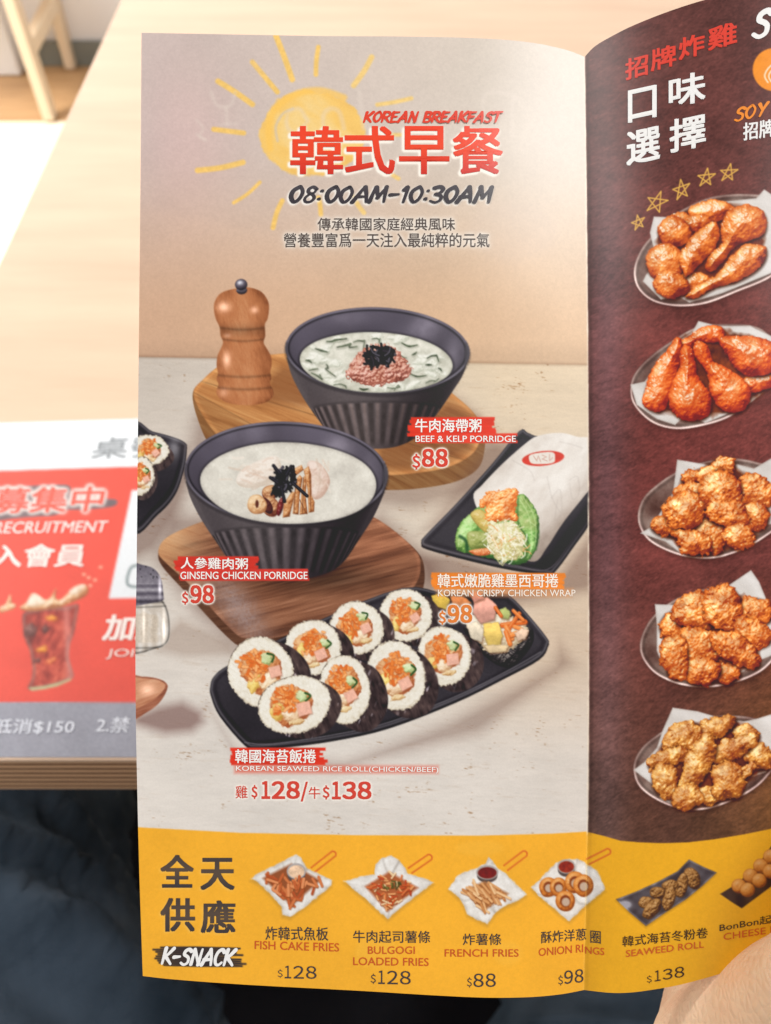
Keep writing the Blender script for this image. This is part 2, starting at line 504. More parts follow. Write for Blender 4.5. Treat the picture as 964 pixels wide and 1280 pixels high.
def line(pts, w, col, i=None, op=1.0, soft=0.6, taper=0.0, clip=None):
    g = C.reg(*bb(pts, w + soft * 2 + 2))
    if g is None: return
    sl, X, Y = g
    d, t = sdl(X, Y, pts)
    ww = w / 2 * (1 - taper * np.abs(2 * t - 1))
    a = np.clip(0.5 - (d - ww) / (2 * soft), 0, 1) * op
    if clip is not None: a = a * np.clip(0.5 - sdp(X, Y, clip) / 1.4, 0, 1)
    c = col(X, Y, d) if callable(col) else arr(col)
    put(sl, a, c, i)

def ramp(t, stops):
    """stops: list of rgb 0-255 evenly spaced"""
    s = np.array(stops, np.float32) / 255.0
    x = np.linspace(0, 1, len(s))
    t = np.clip(t, 0, 1)
    return np.stack([np.interp(t, x, s[:, k]) for k in range(3)], -1).astype(np.float32)

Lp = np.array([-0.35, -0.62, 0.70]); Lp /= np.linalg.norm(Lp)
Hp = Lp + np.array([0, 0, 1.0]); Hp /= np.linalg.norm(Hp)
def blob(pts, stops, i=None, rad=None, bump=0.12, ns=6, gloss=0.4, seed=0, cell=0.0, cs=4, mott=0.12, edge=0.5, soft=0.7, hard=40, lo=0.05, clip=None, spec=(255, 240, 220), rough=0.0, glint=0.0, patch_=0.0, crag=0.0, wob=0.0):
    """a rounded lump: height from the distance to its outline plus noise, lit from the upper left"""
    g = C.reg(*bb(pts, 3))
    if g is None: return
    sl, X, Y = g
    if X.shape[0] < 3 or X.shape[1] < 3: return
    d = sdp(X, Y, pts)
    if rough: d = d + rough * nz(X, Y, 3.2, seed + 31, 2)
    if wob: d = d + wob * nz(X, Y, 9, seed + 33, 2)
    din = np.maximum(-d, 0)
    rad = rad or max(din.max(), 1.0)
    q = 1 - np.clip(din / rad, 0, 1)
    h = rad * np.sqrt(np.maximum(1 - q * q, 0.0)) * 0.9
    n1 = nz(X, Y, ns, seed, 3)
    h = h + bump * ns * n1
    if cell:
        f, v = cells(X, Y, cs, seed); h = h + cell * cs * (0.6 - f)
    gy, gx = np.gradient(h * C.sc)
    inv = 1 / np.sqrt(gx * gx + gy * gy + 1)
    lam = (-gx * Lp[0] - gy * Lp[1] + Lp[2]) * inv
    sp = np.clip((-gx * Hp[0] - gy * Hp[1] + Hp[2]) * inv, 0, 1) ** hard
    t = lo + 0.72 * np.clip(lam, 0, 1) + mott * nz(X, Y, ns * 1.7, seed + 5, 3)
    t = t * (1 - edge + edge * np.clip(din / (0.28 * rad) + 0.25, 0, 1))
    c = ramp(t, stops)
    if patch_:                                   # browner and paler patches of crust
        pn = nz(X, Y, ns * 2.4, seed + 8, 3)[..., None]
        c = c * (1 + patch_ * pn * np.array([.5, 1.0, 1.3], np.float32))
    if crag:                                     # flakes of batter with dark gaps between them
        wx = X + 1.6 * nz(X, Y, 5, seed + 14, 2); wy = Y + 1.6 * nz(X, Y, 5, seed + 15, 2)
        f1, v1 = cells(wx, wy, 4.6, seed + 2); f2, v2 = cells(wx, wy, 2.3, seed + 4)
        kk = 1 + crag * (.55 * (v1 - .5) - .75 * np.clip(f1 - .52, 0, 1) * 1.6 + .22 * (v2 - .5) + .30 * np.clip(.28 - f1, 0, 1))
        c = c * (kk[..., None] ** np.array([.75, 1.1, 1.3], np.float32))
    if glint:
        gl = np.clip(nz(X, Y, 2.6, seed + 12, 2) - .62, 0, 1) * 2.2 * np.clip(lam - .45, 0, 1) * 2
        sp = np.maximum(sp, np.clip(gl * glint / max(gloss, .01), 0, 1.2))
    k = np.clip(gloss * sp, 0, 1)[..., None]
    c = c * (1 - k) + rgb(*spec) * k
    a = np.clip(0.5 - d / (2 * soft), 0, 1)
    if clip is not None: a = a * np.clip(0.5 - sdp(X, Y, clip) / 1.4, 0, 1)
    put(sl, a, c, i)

def T(pts, ox, oy, k):           # measured in an enlargement -> sheet units
    p = np.array(pts, float); return np.stack([ox + p[:, 0] / k, oy + p[:, 1] / k], 1)

def tint(base, X, Y, amp, s, seed, o=4, ang=0, st=1):
    return arr(base) * (1 + amp * nz(X, Y, s, seed, o, ang, st))[..., None]

# ---- left page ----------------------------------------------------
FOLD_Y = [60, 200, 400, 600, 800, 1000, 1120, 1240]
FOLD_X = [731, 733, 735, 736, 736.5, 735.5, 733, 730]
def foldx(y): return np.interp(y, FOLD_Y, FOLD_X)

def wood(X, Y, stops, ang, s, st, seed, amp=0.5, off=0.5):
    a = nz(X, Y, s, seed, 5, ang, st); b = nz(X, Y, s * 0.28, seed + 3, 3, ang, st * 2.2)
    return ramp(off + amp * a * 0.6 + amp * b * 0.35, stops)

def paint_backdrop():
    sl, X, Y = C.reg(150, 20, 745, 1262)
    t = (Y - 40) / 405
    top = rgb(202, 184, 178) + (rgb(214, 201, 188) - rgb(202, 184, 178)) * np.clip((X - 200) / 400, 0, 1)[..., None]
    bot = rgb(206, 168, 140) + (rgb(222, 186, 150) - rgb(206, 168, 140)) * np.clip((X - 200) / 500, 0, 1)[..., None]
    k = np.clip((t - 0.30) / 0.62, 0, 1)[..., None]; k = k * k * (3 - 2 * k)
    wall = top * (1 - k) + bot * k
    wall = wall * (1 + 0.018 * nz(X, Y, 60, 3, 4) + 0.014 * nz(X, Y, 3, 4, 2))[..., None]
    pink = np.exp(-(((X - 235) / 60) ** 2 + ((Y - 175) / 90) ** 2))
    wall = wall + pink[..., None] * rgb(6, -3, -2)
    dg = np.clip((Y - (250 + (X - 175) * 0.22)) / 14, 0, 1) * np.clip((420 - X) / 120, 0, 1)
    wall = wall + (dg * 0.012)[..., None] * np.array([1, 0.6, 0.2], np.float32)
    wall = wall * (1 - 0.06 * np.clip((Y - 425) / 20, 0, 1))[..., None]
    hy = 446 + (X - 172) * 0.018
    kt = np.clip((Y - 460) / 480, 0, 1)[..., None]
    a1 = rgb(208, 196, 184) + (rgb(228, 206, 176) - rgb(208, 196, 184)) * np.clip((X - 380) / 250, 0, 1)[..., None]
    a2 = rgb(222, 214, 206)
    tabl = a1 * (1 - kt) + a2 * kt
    tabl = tabl * (1 + 0.016 * nz(X, Y, 9, 21, 4, 4, 7) + 0.012 * nz(X, Y, 2, 22, 2, 2, 5) + 0.025 * nz(X, Y, 90, 23, 2))[..., None]
    gr = np.clip(nz(X, Y, 3.2, 24, 4, 3, 9) - 0.55, 0, 1); kn = np.clip(nz(X, Y, 1.6, 26, 2, 8, 4) * nz(X, Y, 30, 27, 2) - 0.62, 0, 1)
    tabl = tabl * (1 - (0.10 * gr + 0.5 * kn)[..., None] * np.array([.6, .9, 1.2], np.float32))
    warm = np.exp(-((Y - 800) / 110) ** 2) * np.clip((X - 480) / 200, 0, 1)
    tabl = tabl * (1 - warm[..., None] * np.array([.03, .08, .13], np.float32))
    m = np.clip((Y - hy) / 1.6 + 0.5, 0, 1)[..., None]
    C.P[sl] = wall * (1 - m) + tabl * m
    edge = np.exp(-((Y - hy) / 2.2) ** 2)[..., None]
    C.P[sl] *= (1 - 0.16 * edge * np.array([0.8, 1, 1.15], np.float32))

def shadow(pts, soft, op, col=(110, 80, 70)):
    shape(pts, col, None, soft=soft, op=op)

def paint_sun():
    i = nid('printed_sun', 'brushed yellow sun behind the red heading')
    k = 3.2133
    shape(ell(390, 167, 64, 55, 0, 50, 0.05, 4), lambda X, Y, d: ramp(0.5 + 0.35 * nz(X, Y, 14, 2, 3, 35, 2.5) + 0.012 * np.minimum(-d, 25) - 0.1, [(238, 186, 92), (248, 200, 102), (247, 211, 134)]), i, soft=1.6, op=0.88, rough=1.4, rs_=7)
    line(spline([(338, 185), (336, 160), (345, 136), (370, 118), (400, 113), (430, 122)], 6, False), 8, (249, 198, 96), i, op=0.75, soft=2)
    line(spline([(347, 176), (345, 158), (354, 142), (366, 136)], 6, False), 3.4, (214, 196, 168), i, op=0.8, soft=1.2)
    r1 = [((595, 80), (630, 170), (660, 255), 25), ((765, 125), (757, 180), (755, 235), 20), ((500, 185), (550, 245), (600, 305), 22),
          ((362, 262), (430, 305), (500, 355), 24), ((345, 455), (400, 462), (465, 470), 22), ((280, 620), (370, 610), (462, 588), 24),
          ((425, 750), (480, 715), (530, 668), 15), ((620, 742), (598, 790), (583, 850), 21), ((765, 730), (772, 760), (775, 797), 20)]
    for a, b, c, w in r1:
        line(spline(T([a, b, c], 160, 20, k), 5, False), w / k * .92, lambda X, Y, d: tint((247, 200, 102), X, Y, 0.05, 4, 3), i, soft=1.2, op=.86)
    r2 = [((108, 160), (78, 215), (38, 270), 24), ((130, 345), (195, 335), (262, 320), 18), ((150, 462), (190, 462), (225, 462), 16),
          ((160, 595), (185, 615), (212, 632), 18), ((40, 705), (55, 735), (78, 765), 20)]
    for a, b, c, w in r2:
        line(spline(T([a, b, c], 430, 20, 3.11), 5, False), w / 3.11 * .9, lambda X, Y, d: tint((244, 204, 118), X, Y, 0.05, 4, 3), i, soft=1.2, op=.82)
    # faint show-through of the lettering on the back of the sheet
    for pts, w in (([(606, 170), (604, 140), (606, 120), (622, 115), (641, 120), (649, 126)], 5), ([(642, 122), (640, 145), (641, 170)], 5),
                   ([(449, 112), (452, 140), (455, 160)], 6), ([(430, 160), (424, 140), (412, 136), (404, 146), (406, 165)], 6), ([(384, 150), (374, 136), (360, 142), (360, 160), (372, 166), (384, 152)], 5), ([(264, 115), (272, 132), (288, 132), (294, 116)], 4), ([(283, 134), (284, 155)], 4),
                   ([(276, 156), (296, 154)], 3), ([(246, 150), (254, 160), (250, 170), (258, 176)], 3), ([(246, 168), (256, 174)], 3)):
        line(spline(pts, 6, False), w, (226, 212, 200), None, op=0.36, soft=1.8)
    for e in (ell(243, 83, 34, 18, -10), ell(315, 75, 36, 22, 5), ell(640, 290, 60, 40, 0)):
        shape(e, (206, 186, 178), None, soft=9, op=0.22)

def board(top_pts, side_pts, stops, i, ang, seed, lit=None, s=10, st=8):
    if side_pts is not None:
        shape(side_pts, lambda X, Y, d: wood(X, Y, [tuple(0.72 * c for c in q) for q in stops], ang + 8, s * 0.6, st, seed + 1, 0.35, 0.45), i)
    def c(X, Y, d):
        q = wood(X, Y, stops, ang, s, st, seed)
        q = q * (1 + 0.10 * np.exp(-(d + 2.5) ** 2 / 5))[..., None]
        if lit: q = lit(X, Y, q)
        return q
    shape(top_pts, c, i)

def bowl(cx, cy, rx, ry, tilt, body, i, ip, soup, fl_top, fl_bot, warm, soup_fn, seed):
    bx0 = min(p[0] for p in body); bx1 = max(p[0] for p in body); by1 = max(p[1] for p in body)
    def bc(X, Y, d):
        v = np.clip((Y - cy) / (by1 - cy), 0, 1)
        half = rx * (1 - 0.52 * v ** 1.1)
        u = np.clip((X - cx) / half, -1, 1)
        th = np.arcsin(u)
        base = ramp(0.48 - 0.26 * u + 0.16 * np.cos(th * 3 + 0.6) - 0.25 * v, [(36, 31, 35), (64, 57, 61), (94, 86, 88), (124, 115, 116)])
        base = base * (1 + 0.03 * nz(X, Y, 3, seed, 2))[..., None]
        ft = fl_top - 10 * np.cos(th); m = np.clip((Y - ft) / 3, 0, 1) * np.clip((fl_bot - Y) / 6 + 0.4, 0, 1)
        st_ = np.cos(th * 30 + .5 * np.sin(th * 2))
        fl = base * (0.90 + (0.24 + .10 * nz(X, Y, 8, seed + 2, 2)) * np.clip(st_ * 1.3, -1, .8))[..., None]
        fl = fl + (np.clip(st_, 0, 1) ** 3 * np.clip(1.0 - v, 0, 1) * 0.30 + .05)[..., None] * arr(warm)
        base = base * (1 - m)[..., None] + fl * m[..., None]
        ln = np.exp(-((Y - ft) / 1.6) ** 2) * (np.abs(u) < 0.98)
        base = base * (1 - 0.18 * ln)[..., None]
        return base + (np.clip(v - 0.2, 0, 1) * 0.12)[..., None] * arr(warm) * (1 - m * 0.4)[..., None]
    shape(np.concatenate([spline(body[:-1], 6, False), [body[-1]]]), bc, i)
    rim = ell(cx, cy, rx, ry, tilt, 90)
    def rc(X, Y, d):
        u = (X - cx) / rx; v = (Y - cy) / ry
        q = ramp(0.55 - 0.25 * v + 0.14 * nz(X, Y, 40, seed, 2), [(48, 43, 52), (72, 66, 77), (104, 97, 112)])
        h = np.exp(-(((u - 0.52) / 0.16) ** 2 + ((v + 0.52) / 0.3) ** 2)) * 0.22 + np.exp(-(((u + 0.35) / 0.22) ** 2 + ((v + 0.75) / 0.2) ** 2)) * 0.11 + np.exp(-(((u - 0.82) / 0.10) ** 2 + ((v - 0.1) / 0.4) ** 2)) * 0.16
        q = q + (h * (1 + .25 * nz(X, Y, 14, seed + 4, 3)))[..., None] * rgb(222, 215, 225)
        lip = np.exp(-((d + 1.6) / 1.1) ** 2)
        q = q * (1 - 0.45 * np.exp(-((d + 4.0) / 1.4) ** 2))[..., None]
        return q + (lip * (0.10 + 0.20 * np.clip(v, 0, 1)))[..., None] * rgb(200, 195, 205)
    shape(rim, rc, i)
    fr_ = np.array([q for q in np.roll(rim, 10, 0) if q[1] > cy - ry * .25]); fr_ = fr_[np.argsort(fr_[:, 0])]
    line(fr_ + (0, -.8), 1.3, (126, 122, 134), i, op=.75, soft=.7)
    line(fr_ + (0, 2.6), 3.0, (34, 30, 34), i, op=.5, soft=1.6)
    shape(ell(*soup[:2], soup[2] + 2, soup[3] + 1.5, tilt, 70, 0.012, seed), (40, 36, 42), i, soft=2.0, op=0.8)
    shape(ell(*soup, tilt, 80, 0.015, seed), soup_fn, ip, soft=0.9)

def roll(cx, cy, rx, ry, rot, seed, side=(22, 8), flip=1):
    i = nid('printed_rice_roll')
    f = ell(cx, cy, rx, ry, rot, 44, 0.035, seed)
    # seaweed skin behind the cut face
    sx, sy = side
    from_pts = np.concatenate([f, f + np.array([sx, sy])])
    hull = convex(from_pts)
    def nori(X, Y, d):
        n = nz(X, Y, 3.0, seed, 3, 70, 4)
        q = ramp(0.40 + 0.22 * n + 0.22 * nz(X, Y, 9, seed + 2, 2), [(34, 27, 29), (60, 47, 48), (88, 70, 68), (126, 106, 102)])
        g = np.clip(nz(X, Y, 4, seed + 9, 2, 110, 3) - 0.75, 0, 1) * 1.1
        return q + g[..., None] * rgb(150, 150, 160)
    shape(hull, nori, i)
    # rice
    def rice(X, Y, d):
        c1, v = cells(X + nz(X, Y, 6, seed, 2), Y + nz(X, Y, 6, seed + 3, 2), 3.0, seed, 30 + seed * 40, 1.7)
        t = 0.80 - 0.30 * np.clip(c1 - 0.34, 0, 1) + 0.10 * (v - 0.5) + .05 * nz(X, Y, 8, seed, 2)
        t = t - 0.16 * np.clip(((X - cx) * 0.5 + (Y - cy)) / (rx + ry), 0, 1) - 0.32 * np.exp(-(d / 1.8) ** 2)
        return ramp(t, [(162, 142, 118), (206, 192, 168), (234, 227, 212), (250, 247, 240)])
    shape(f, rice, i, soft=0.9, rough=1.0, rs_=2.6)
    rj = np.random.RandomState(seed + 50); frot = rot + rj.uniform(-24, 16); jx, jy = rj.uniform(-.07, .07, 2)
    c, s = math.cos(R(frot)), math.sin(R(frot))
    def L(u, v):
        u += jx; v += jy
        return cx + rx * u * c - ry * v * s, cy + rx * u * s + ry * v * c
    m = (rx + ry) / 2
    def lump(u, v, a, b, ang, stops, **k):
        x, y = L(u, v)
        blob(ell(x, y, a * m, b * m, ang, 26, 0.16, seed + int(a * 100)), stops, i, seed=seed + int(b * 100), rough=.9, soft=.9, patch_=.08, **k)
    rs = np.random.RandomState(seed)
    fx = 0.06 * flip
    lump(-0.03, 0.0, 0.64, 0.64, 0, [(150, 70, 40), (205, 130, 80), (236, 190, 140)], bump=0.3, ns=4, gloss=0.1, edge=0.1, lo=0.25)
    lump(-0.42, 0.16, 0.19 * rj.uniform(.8, 1.4), 0.33 * rj.uniform(.7, 1.1), 12, [(188, 140, 60), (236, 200, 110), (250, 226, 150)], bump=0.10, ns=5, gloss=0.1, lo=0.2, edge=0.3)
    lump(-0.05, 0.34, 0.30, 0.24, -25, [(176, 124, 82), (238, 206, 168), (252, 238, 214)], bump=0.14, ns=5, gloss=0.15, lo=0.25, edge=0.45)
    # carrot shreds
    for q in range(70):
        u = -0.06 + fx + np.clip(rs.randn(), -1.7, 1.7) * 0.21; v = -0.20 + np.clip(rs.randn(), -1.7, 1.7) * 0.24
        x, y = L(u, v); a = rs.uniform(0, 3.14); l = rs.uniform(0.06, 0.15) * m
        col = [(236, 132, 60), (244, 156, 84), (250, 182, 118), (226, 112, 48)][rs.randint(4)]
        line([(x - l * math.cos(a) * .5, y - l * math.sin(a) * .5), (x + l * math.cos(a) * .5, y + l * math.sin(a) * .5)], 0.09 * m + 0.6, (190, 92, 40), i, op=0.5, soft=0.9)
        line([(x - l * math.cos(a) * .5, y - l * math.sin(a) * .5 - .5), (x + l * math.cos(a) * .5, y + l * math.sin(a) * .5 - .5)], 0.075 * m, col, i, soft=0.5)
    # cucumber, ham
    lump(0.36 + fx, -0.22, 0.19, 0.15, 35, [(120, 136, 74), (196, 210, 152), (226, 232, 190)], bump=0.05, ns=4, gloss=0.1, lo=0.25, edge=0.2)
    x0, y0 = L(0.52 + fx, -0.30); x1, y1 = L(0.52 + fx, -0.02); xm, ym = L(0.60 + fx, -0.18)
    line(spline([(x0 - 2, y0), (xm, ym), (x1 - 3, y1)], 5, False), 0.055 * m + 0.5, (58, 92, 48), i)
    x, y = L(0.30, 0.22); w = 0.19 * m * rj.uniform(.85, 1.2)
    sq = np.array([(-1, -.75), (.85, -1), (1.05, .7), (-.8, 1)]) * w; a = R(-18 + rs.randn() * 8)
    sq = np.stack([x + sq[:, 0] * math.cos(a) - sq[:, 1] * math.sin(a), y + sq[:, 0] * math.sin(a) + sq[:, 1] * math.cos(a)], 1)
    shape(sq + np.array([1, 1.4]), (150, 92, 70), i, soft=1.4, op=0.6)
    shape(sq, lambda X, Y, d: tint((240, 184, 162), X, Y, 0.06, 3, seed), i)
    lump(0.05, 0.62, 0.24, 0.10, -10, [(170, 120, 70), (226, 190, 136), (244, 224, 184)], bump=0.2, ns=3, gloss=0.1, lo=0.2, edge=0.4)

def convex(p):
    p = sorted(map(tuple, p)); 
    def half(q):
        h = []
        for z in q:
            while len(h) > 1 and (h[-1][0] - h[-2][0]) * (z[1] - h[-2][1]) - (h[-1][1] - h[-2][1]) * (z[0] - h[-2][0]) <= 0: h.pop()
            h.append(z)
        return h
    return np.array(half(p)[:-1] + half(p[::-1])[:-1])

def dark_plate(pts, i, edge_pts=None, seed=1, sheen=None):
    shape(pts + np.array([0, 3.0]), (34, 31, 36), i)
    def c(X, Y, d):
        q = ramp(0.40 + 0.22 * nz(X, Y, 60, seed, 2) + 0.05 * nz(X, Y, 2.2, seed + 1, 2), [(34, 31, 36), (52, 48, 54), (80, 75, 84)])
        q = q + (np.exp(-((d + 2.0) / 1.2) ** 2) * 0.14)[..., None] - (np.exp(-((d + 6.5) / 2.4) ** 2) * 0.05)[..., None]
        if sheen is not None: q = q + sheen(X, Y)[..., None]
        return q
    shape(pts, c, i)

def patch(x0, y0, x1, y1, col, i, seed):      # brushed paint bar with ragged ends
    rs = np.random.RandomState(seed); n = 7
    for k in range(n):
        ya = y0 + (y1 - y0) * k / n; yb_ = y0 + (y1 - y0) * (k + 1) / n
        a = x0 + abs(rs.randn()) * 3; b = x1 - abs(rs.randn()) * 4
        shape([(a, ya - 0.4), (b, ya - 0.6 + rs.randn() * .4), (b, yb_ + 0.4), (a, yb_ + 0.5)], lambda X, Y, d: tint(col, X, Y, 0.05, 4, seed, 2, 0, 6), i, soft=0.6)

def paint_left():
    paint_backdrop(); paint_sun()
    # plate with rolls at the left edge
    shadow([(150, 600), (236, 560), (246, 590), (228, 640), (196, 690), (150, 712)], 12, 0.5)
    i = nid('printed_serving_plate', 'dark plate with rice rolls cut off by the left edge')
    dark_plate(spline(T([(20, 690), (100, 705), (190, 730), (232, 752), (236, 775), (225, 850), (190, 950), (120, 1030), (20, 1090)], 160, 320, 3.213), 6), i, seed=5,
               sheen=lambda X, Y: 0.28 * np.exp(-(((X - 218) / 7) ** 2 + ((Y - 560) / 13) ** 2)))
    roll(187, 562, 24, 19, 8, 21, (6, 8)); roll(176, 595, 17, 24, 5, 22, (4, 6))
    # far cutting board
    shadow([(240, 520), (300, 440), (560, 480), (640, 560), (640, 610), (520, 640), (300, 620), (232, 560)], 14, 0.42)
    i = nid('printed_cutting_board', 'round honey coloured board under the pepper mill and rear bowl')
    st = [(148, 92, 50), (186, 124, 72), (206, 148, 92), (222, 170, 116)]
    lower = spline([(241, 492), (252, 478), (280, 455), (320, 446), (420, 442), (520, 466), (580, 505), (604, 535), (606, 560), (598, 585), (570, 602), (520, 611), (470, 612), (380, 605), (290, 580), (262, 556), (246, 520)], 6)
    upper = spline([(242, 490), (252, 476), (280, 454), (320, 445), (420, 441), (520, 464), (578, 502), (602, 531), (601, 548), (590, 568), (560, 584), (515, 592), (470, 594), (380, 590), (296, 566), (268, 540), (248, 510)], 6)
    def lit(X, Y, q):
        seam = np.exp(-(((Y - 492) - (X - 245) * 0.55) / 1.2) ** 2) + np.exp(-(((Y - 500) - (X - 330) * 0.30) / 1.0) ** 2)
        q = q * (1 - 0.18 * seam)[..., None]
        k = np.clip(((Y - 492) - (X - 245) * 0.55) / 3, 0, 1)
        return q * (1 - 0.10 * k * (X < 420))[..., None]
    board(upper, lower, st, i, 22, 31, lit, 9, 9)
    # pepper mill
    shadow([(335, 470), (352, 455), (420, 470), (440, 500), (380, 510), (330, 505)], 8, 0.55, (120, 70, 40))
    i = nid('printed_pepper_mill', 'turned wooden pepper mill with a metal knob')
    k = 3.213
    prof = [(345, 210), (350, 180), (372, 150), (415, 134), (480, 126), (530, 140), (556, 168), (567, 200), (562, 250), (550, 275), (552, 318), (545, 348),
            (560, 375), (575, 405), (577, 440), (572, 465), (576, 490), (570, 512), (582, 535), (583, 562), (560, 585), (510, 598), (450, 598), (395, 588),
            (362, 565), (356, 540), (364, 515), (356, 495), (362, 470), (356, 440), (360, 400), (374, 370), (382, 345), (372, 320), (368, 285), (352, 250)]
    def mill(X, Y, d):
        ys = (Y - 320) * k
        lx = np.interp(ys, [134, 210, 285, 345, 440, 500, 560, 598], [410, 345, 368, 382, 356, 358, 358, 420]); rx_ = np.interp(ys, [134, 200, 285, 348, 430, 500, 560, 598], [500, 567, 550, 545, 577, 573, 583, 530])
        u = ((X - 160) * k - lx) / (rx_ - lx + 1)
        t = 0.50 + 0.34 * np.sin(np.clip(u, 0, 1) * 3.0) - 0.22 * u + 0.09 * nz(X, Y, 7, 6, 4, 70, 3) + 0.05 * nz(X, Y, 1.5, 7, 2, 80, 4)
        q = ramp(t - 0.12 - .10 * np.clip(nz(X, Y, 1.2, 19, 2, 75, 5) - .5, 0, 1), [(104, 56, 32), (152, 90, 54), (184, 116, 74), (204, 142, 98), (222, 172, 132)])
        for yy, w in ((288, 6), (334, 5), (478, 6), (528, 6)):
            q = q * (1 - 0.20 * np.exp(-((ys - yy - 8 * np.sin(np.clip(u, 0, 1) * 3.14)) / w) ** 2))[..., None]
        q = q * (1 - 0.16 * np.exp(-(((ys - 300) / 24) ** 2)))[..., None]
        for (hx, hy, sx, sy, am) in ((385, 205, 24, 20, .62), (508, 217, 15, 14, .5), (397, 415, 15, 30, .6), (385, 548, 18, 18, .3), (400, 320, 14, 10, .3)):
            q = q + (am * np.exp(-((((X - 160) * k - hx) / sx) ** 2 + ((ys - hy) / sy) ** 2)))[..., None] * rgb(150, 160, 170)
        return q
    shape(spline(T(prof, 160, 320, k), 4), mill, i)
    blob(T(ell(457, 138, 22, 16, 0), 160, 320, k), [(40, 34, 40), (90, 82, 92), (150, 144, 156)], i, bump=0, gloss=.5, lo=.1)
    blob(T(ell(455, 115, 25, 23, 0), 160, 320, k), [(30, 26, 32), (80, 72, 84), (130, 124, 138)], i, bump=0, gloss=.95, hard=14, lo=.1, spec=(235, 235, 245))
    # rear bowl
    i = nid('printed_bowl', 'black ribbed bowl of beef and kelp porridge at the rear'); ip = nid('printed_porridge')
    def soup1(X, Y, d):
        f, v = cells(X, Y, 7, 3); n = nz(X, Y, 9, 40, 4)
        t = 0.62 + 0.22 * n - 0.18 * np.clip(f - .4, 0, 1) + 0.14 * np.exp(-((Y - 430) / 14) ** 2)
        t = t - 0.25 * np.exp(-(d / 2.5) ** 2)
        return ramp(t, [(140, 138, 122), (188, 186, 170), (216, 214, 200), (240, 236, 224)])
    shadow([(470, 560), (560, 500), (600, 520), (590, 565), (520, 590), (470, 590)], 9, 0.5, (96, 54, 30))
    bowl(472, 438, 115, 54, 2, [(358.5, 447), (365, 470), (379, 497), (396, 522), (412, 542), (434, 556), (468, 561), (500, 557), (528, 541), (549, 514), (568, 486), (579, 468), (586, 446), (472, 420)], i, ip,
         (470, 453, 95, 38), 512, 556, (150, 112, 84), soup1, 11)
    C_clip = ell(470, 453, 94, 37, 2, 60)
    rs = np.random.RandomState(5)
    for q in range(44):
        a = rs.uniform(0, 6.28); r = rs.uniform(0.5, 0.98)
        x = 470 + 92 * r * math.cos(a); y = 453 + 35 * r * math.sin(a)
        if abs(x - 472) < 44 and abs(y - 456) < 24: continue
        blob(ell(x, y, rs.uniform(5, 14), rs.uniform(3, 7), rs.uniform(-40, 40), 22, .3, q), [(150, 152, 136), (200, 202, 186), (226, 226, 213), (240, 239, 230)], ip, gloss=.15, lo=.3, seed=q, clip=C_clip, edge=.2, soft=1.8, bump=.25, ns=4)
    for q, (x, y, l, a) in enumerate(((402, 438, 17, 30), (396, 470, 20, 50), (392, 462, 12, -20), (430, 432, 18, -25), (512, 430, 20, 15), (540, 446, 13, -30), (522, 468, 22, 15), (425, 482, 15, 10), (455, 486, 10, 5), (540, 478, 15, -10),
                                      (505, 446, 8, 40), (448, 427, 12, -10), (386, 452, 9, 40), (414, 426, 11, -20), (536, 456, 7, 0), (492, 484, 15, -8), (550, 462, 8, 60), (409, 458, 9, 80), (518, 442, 8, -50), (470, 424, 9, 10))):
        ca, sa = math.cos(R(a)), math.sin(R(a)); r2 = np.random.RandomState(q); b_ = r2.uniform(-.3, .3) * l
        pts = spline([(x - l / 2 * ca, y - l / 4 * sa), (x - b_ * sa * .5, y + b_ * .5), (x + l / 2 * ca, y + l / 4 * sa)], 5, False)
        pts = np.concatenate([pts, spline([pts[-1], pts[-1] + r2.randn(2) * 3 + (2, 1), pts[-1] + r2.randn(2) * 5 + (3, 3)], 4, False)]) if q % 2 else pts
        kw = r2.uniform(1.3, 3.3)
        line(pts + (.6, 1.2), kw + 1.4, (150, 150, 134), ip, op=.5, soft=1.4, clip=C_clip)
        line(pts, kw, lambda X, Y, d: tint((58, 70, 50), X, Y, .4, 3, q), ip, soft=.8, taper=.6, clip=C_clip, op=r2.uniform(.7, .95))
        line(pts + (-.3, -.7), 1.0, (136, 148, 122), ip, soft=.7, taper=.5, clip=C_clip, op=.25)
    m = nid('printed_minced_beef')
    blob(spline([(433, 470), (438, 455), (450, 440), (470, 430), (492, 434), (506, 448), (515, 462), (508, 474), (485, 480), (455, 481)], 5), [(104, 50, 40), (170, 100, 84), (206, 142, 124), (234, 186, 168)], m, bump=.3, ns=3, cell=1.1, cs=4.2, gloss=.4, lo=.24, seed=4, mott=.14, rad=16, hard=20, edge=.3, rough=2.2, patch_=.15, glint=.4)
    r2 = np.random.RandomState(3)
    for q in range(62):
        x, y = 474 + np.clip(r2.randn(), -1.5, 1.5) * 10.5, 445 + np.clip(r2.randn(), -1.5, 1.5) * 6.5; a = r2.uniform(0, 3.14); l = r2.uniform(5, 14)
        pt = spline([(x - l / 2 * math.cos(a), y - l / 2 * math.sin(a)), (x + r2.randn() * 1.6, y + r2.randn() * 1.6), (x + l / 2 * math.cos(a), y + l / 2 * math.sin(a))], 4, False)
        line(pt + (.6, .9), 3.0, (10, 9, 12), m, op=.8, soft=.7)
        line(pt, r2.uniform(1.6, 3.2), [(24, 21, 26), (38, 34, 40), (52, 47, 54), (30, 34, 36), (84, 80, 90)][r2.randint(5)], m, soft=.5)
    # wrap on its dark plate
    shadow([(515, 690), (560, 690), (690, 725), (745, 650), (745, 740), (640, 760), (530, 730)], 12, 0.5)
    shadow([(600, 560), (650, 535), (660, 545), (560, 660), (520, 670)], 10, 0.35)
    i = nid('printed_serving_plate', 'long dark plate under the chicken wrap')
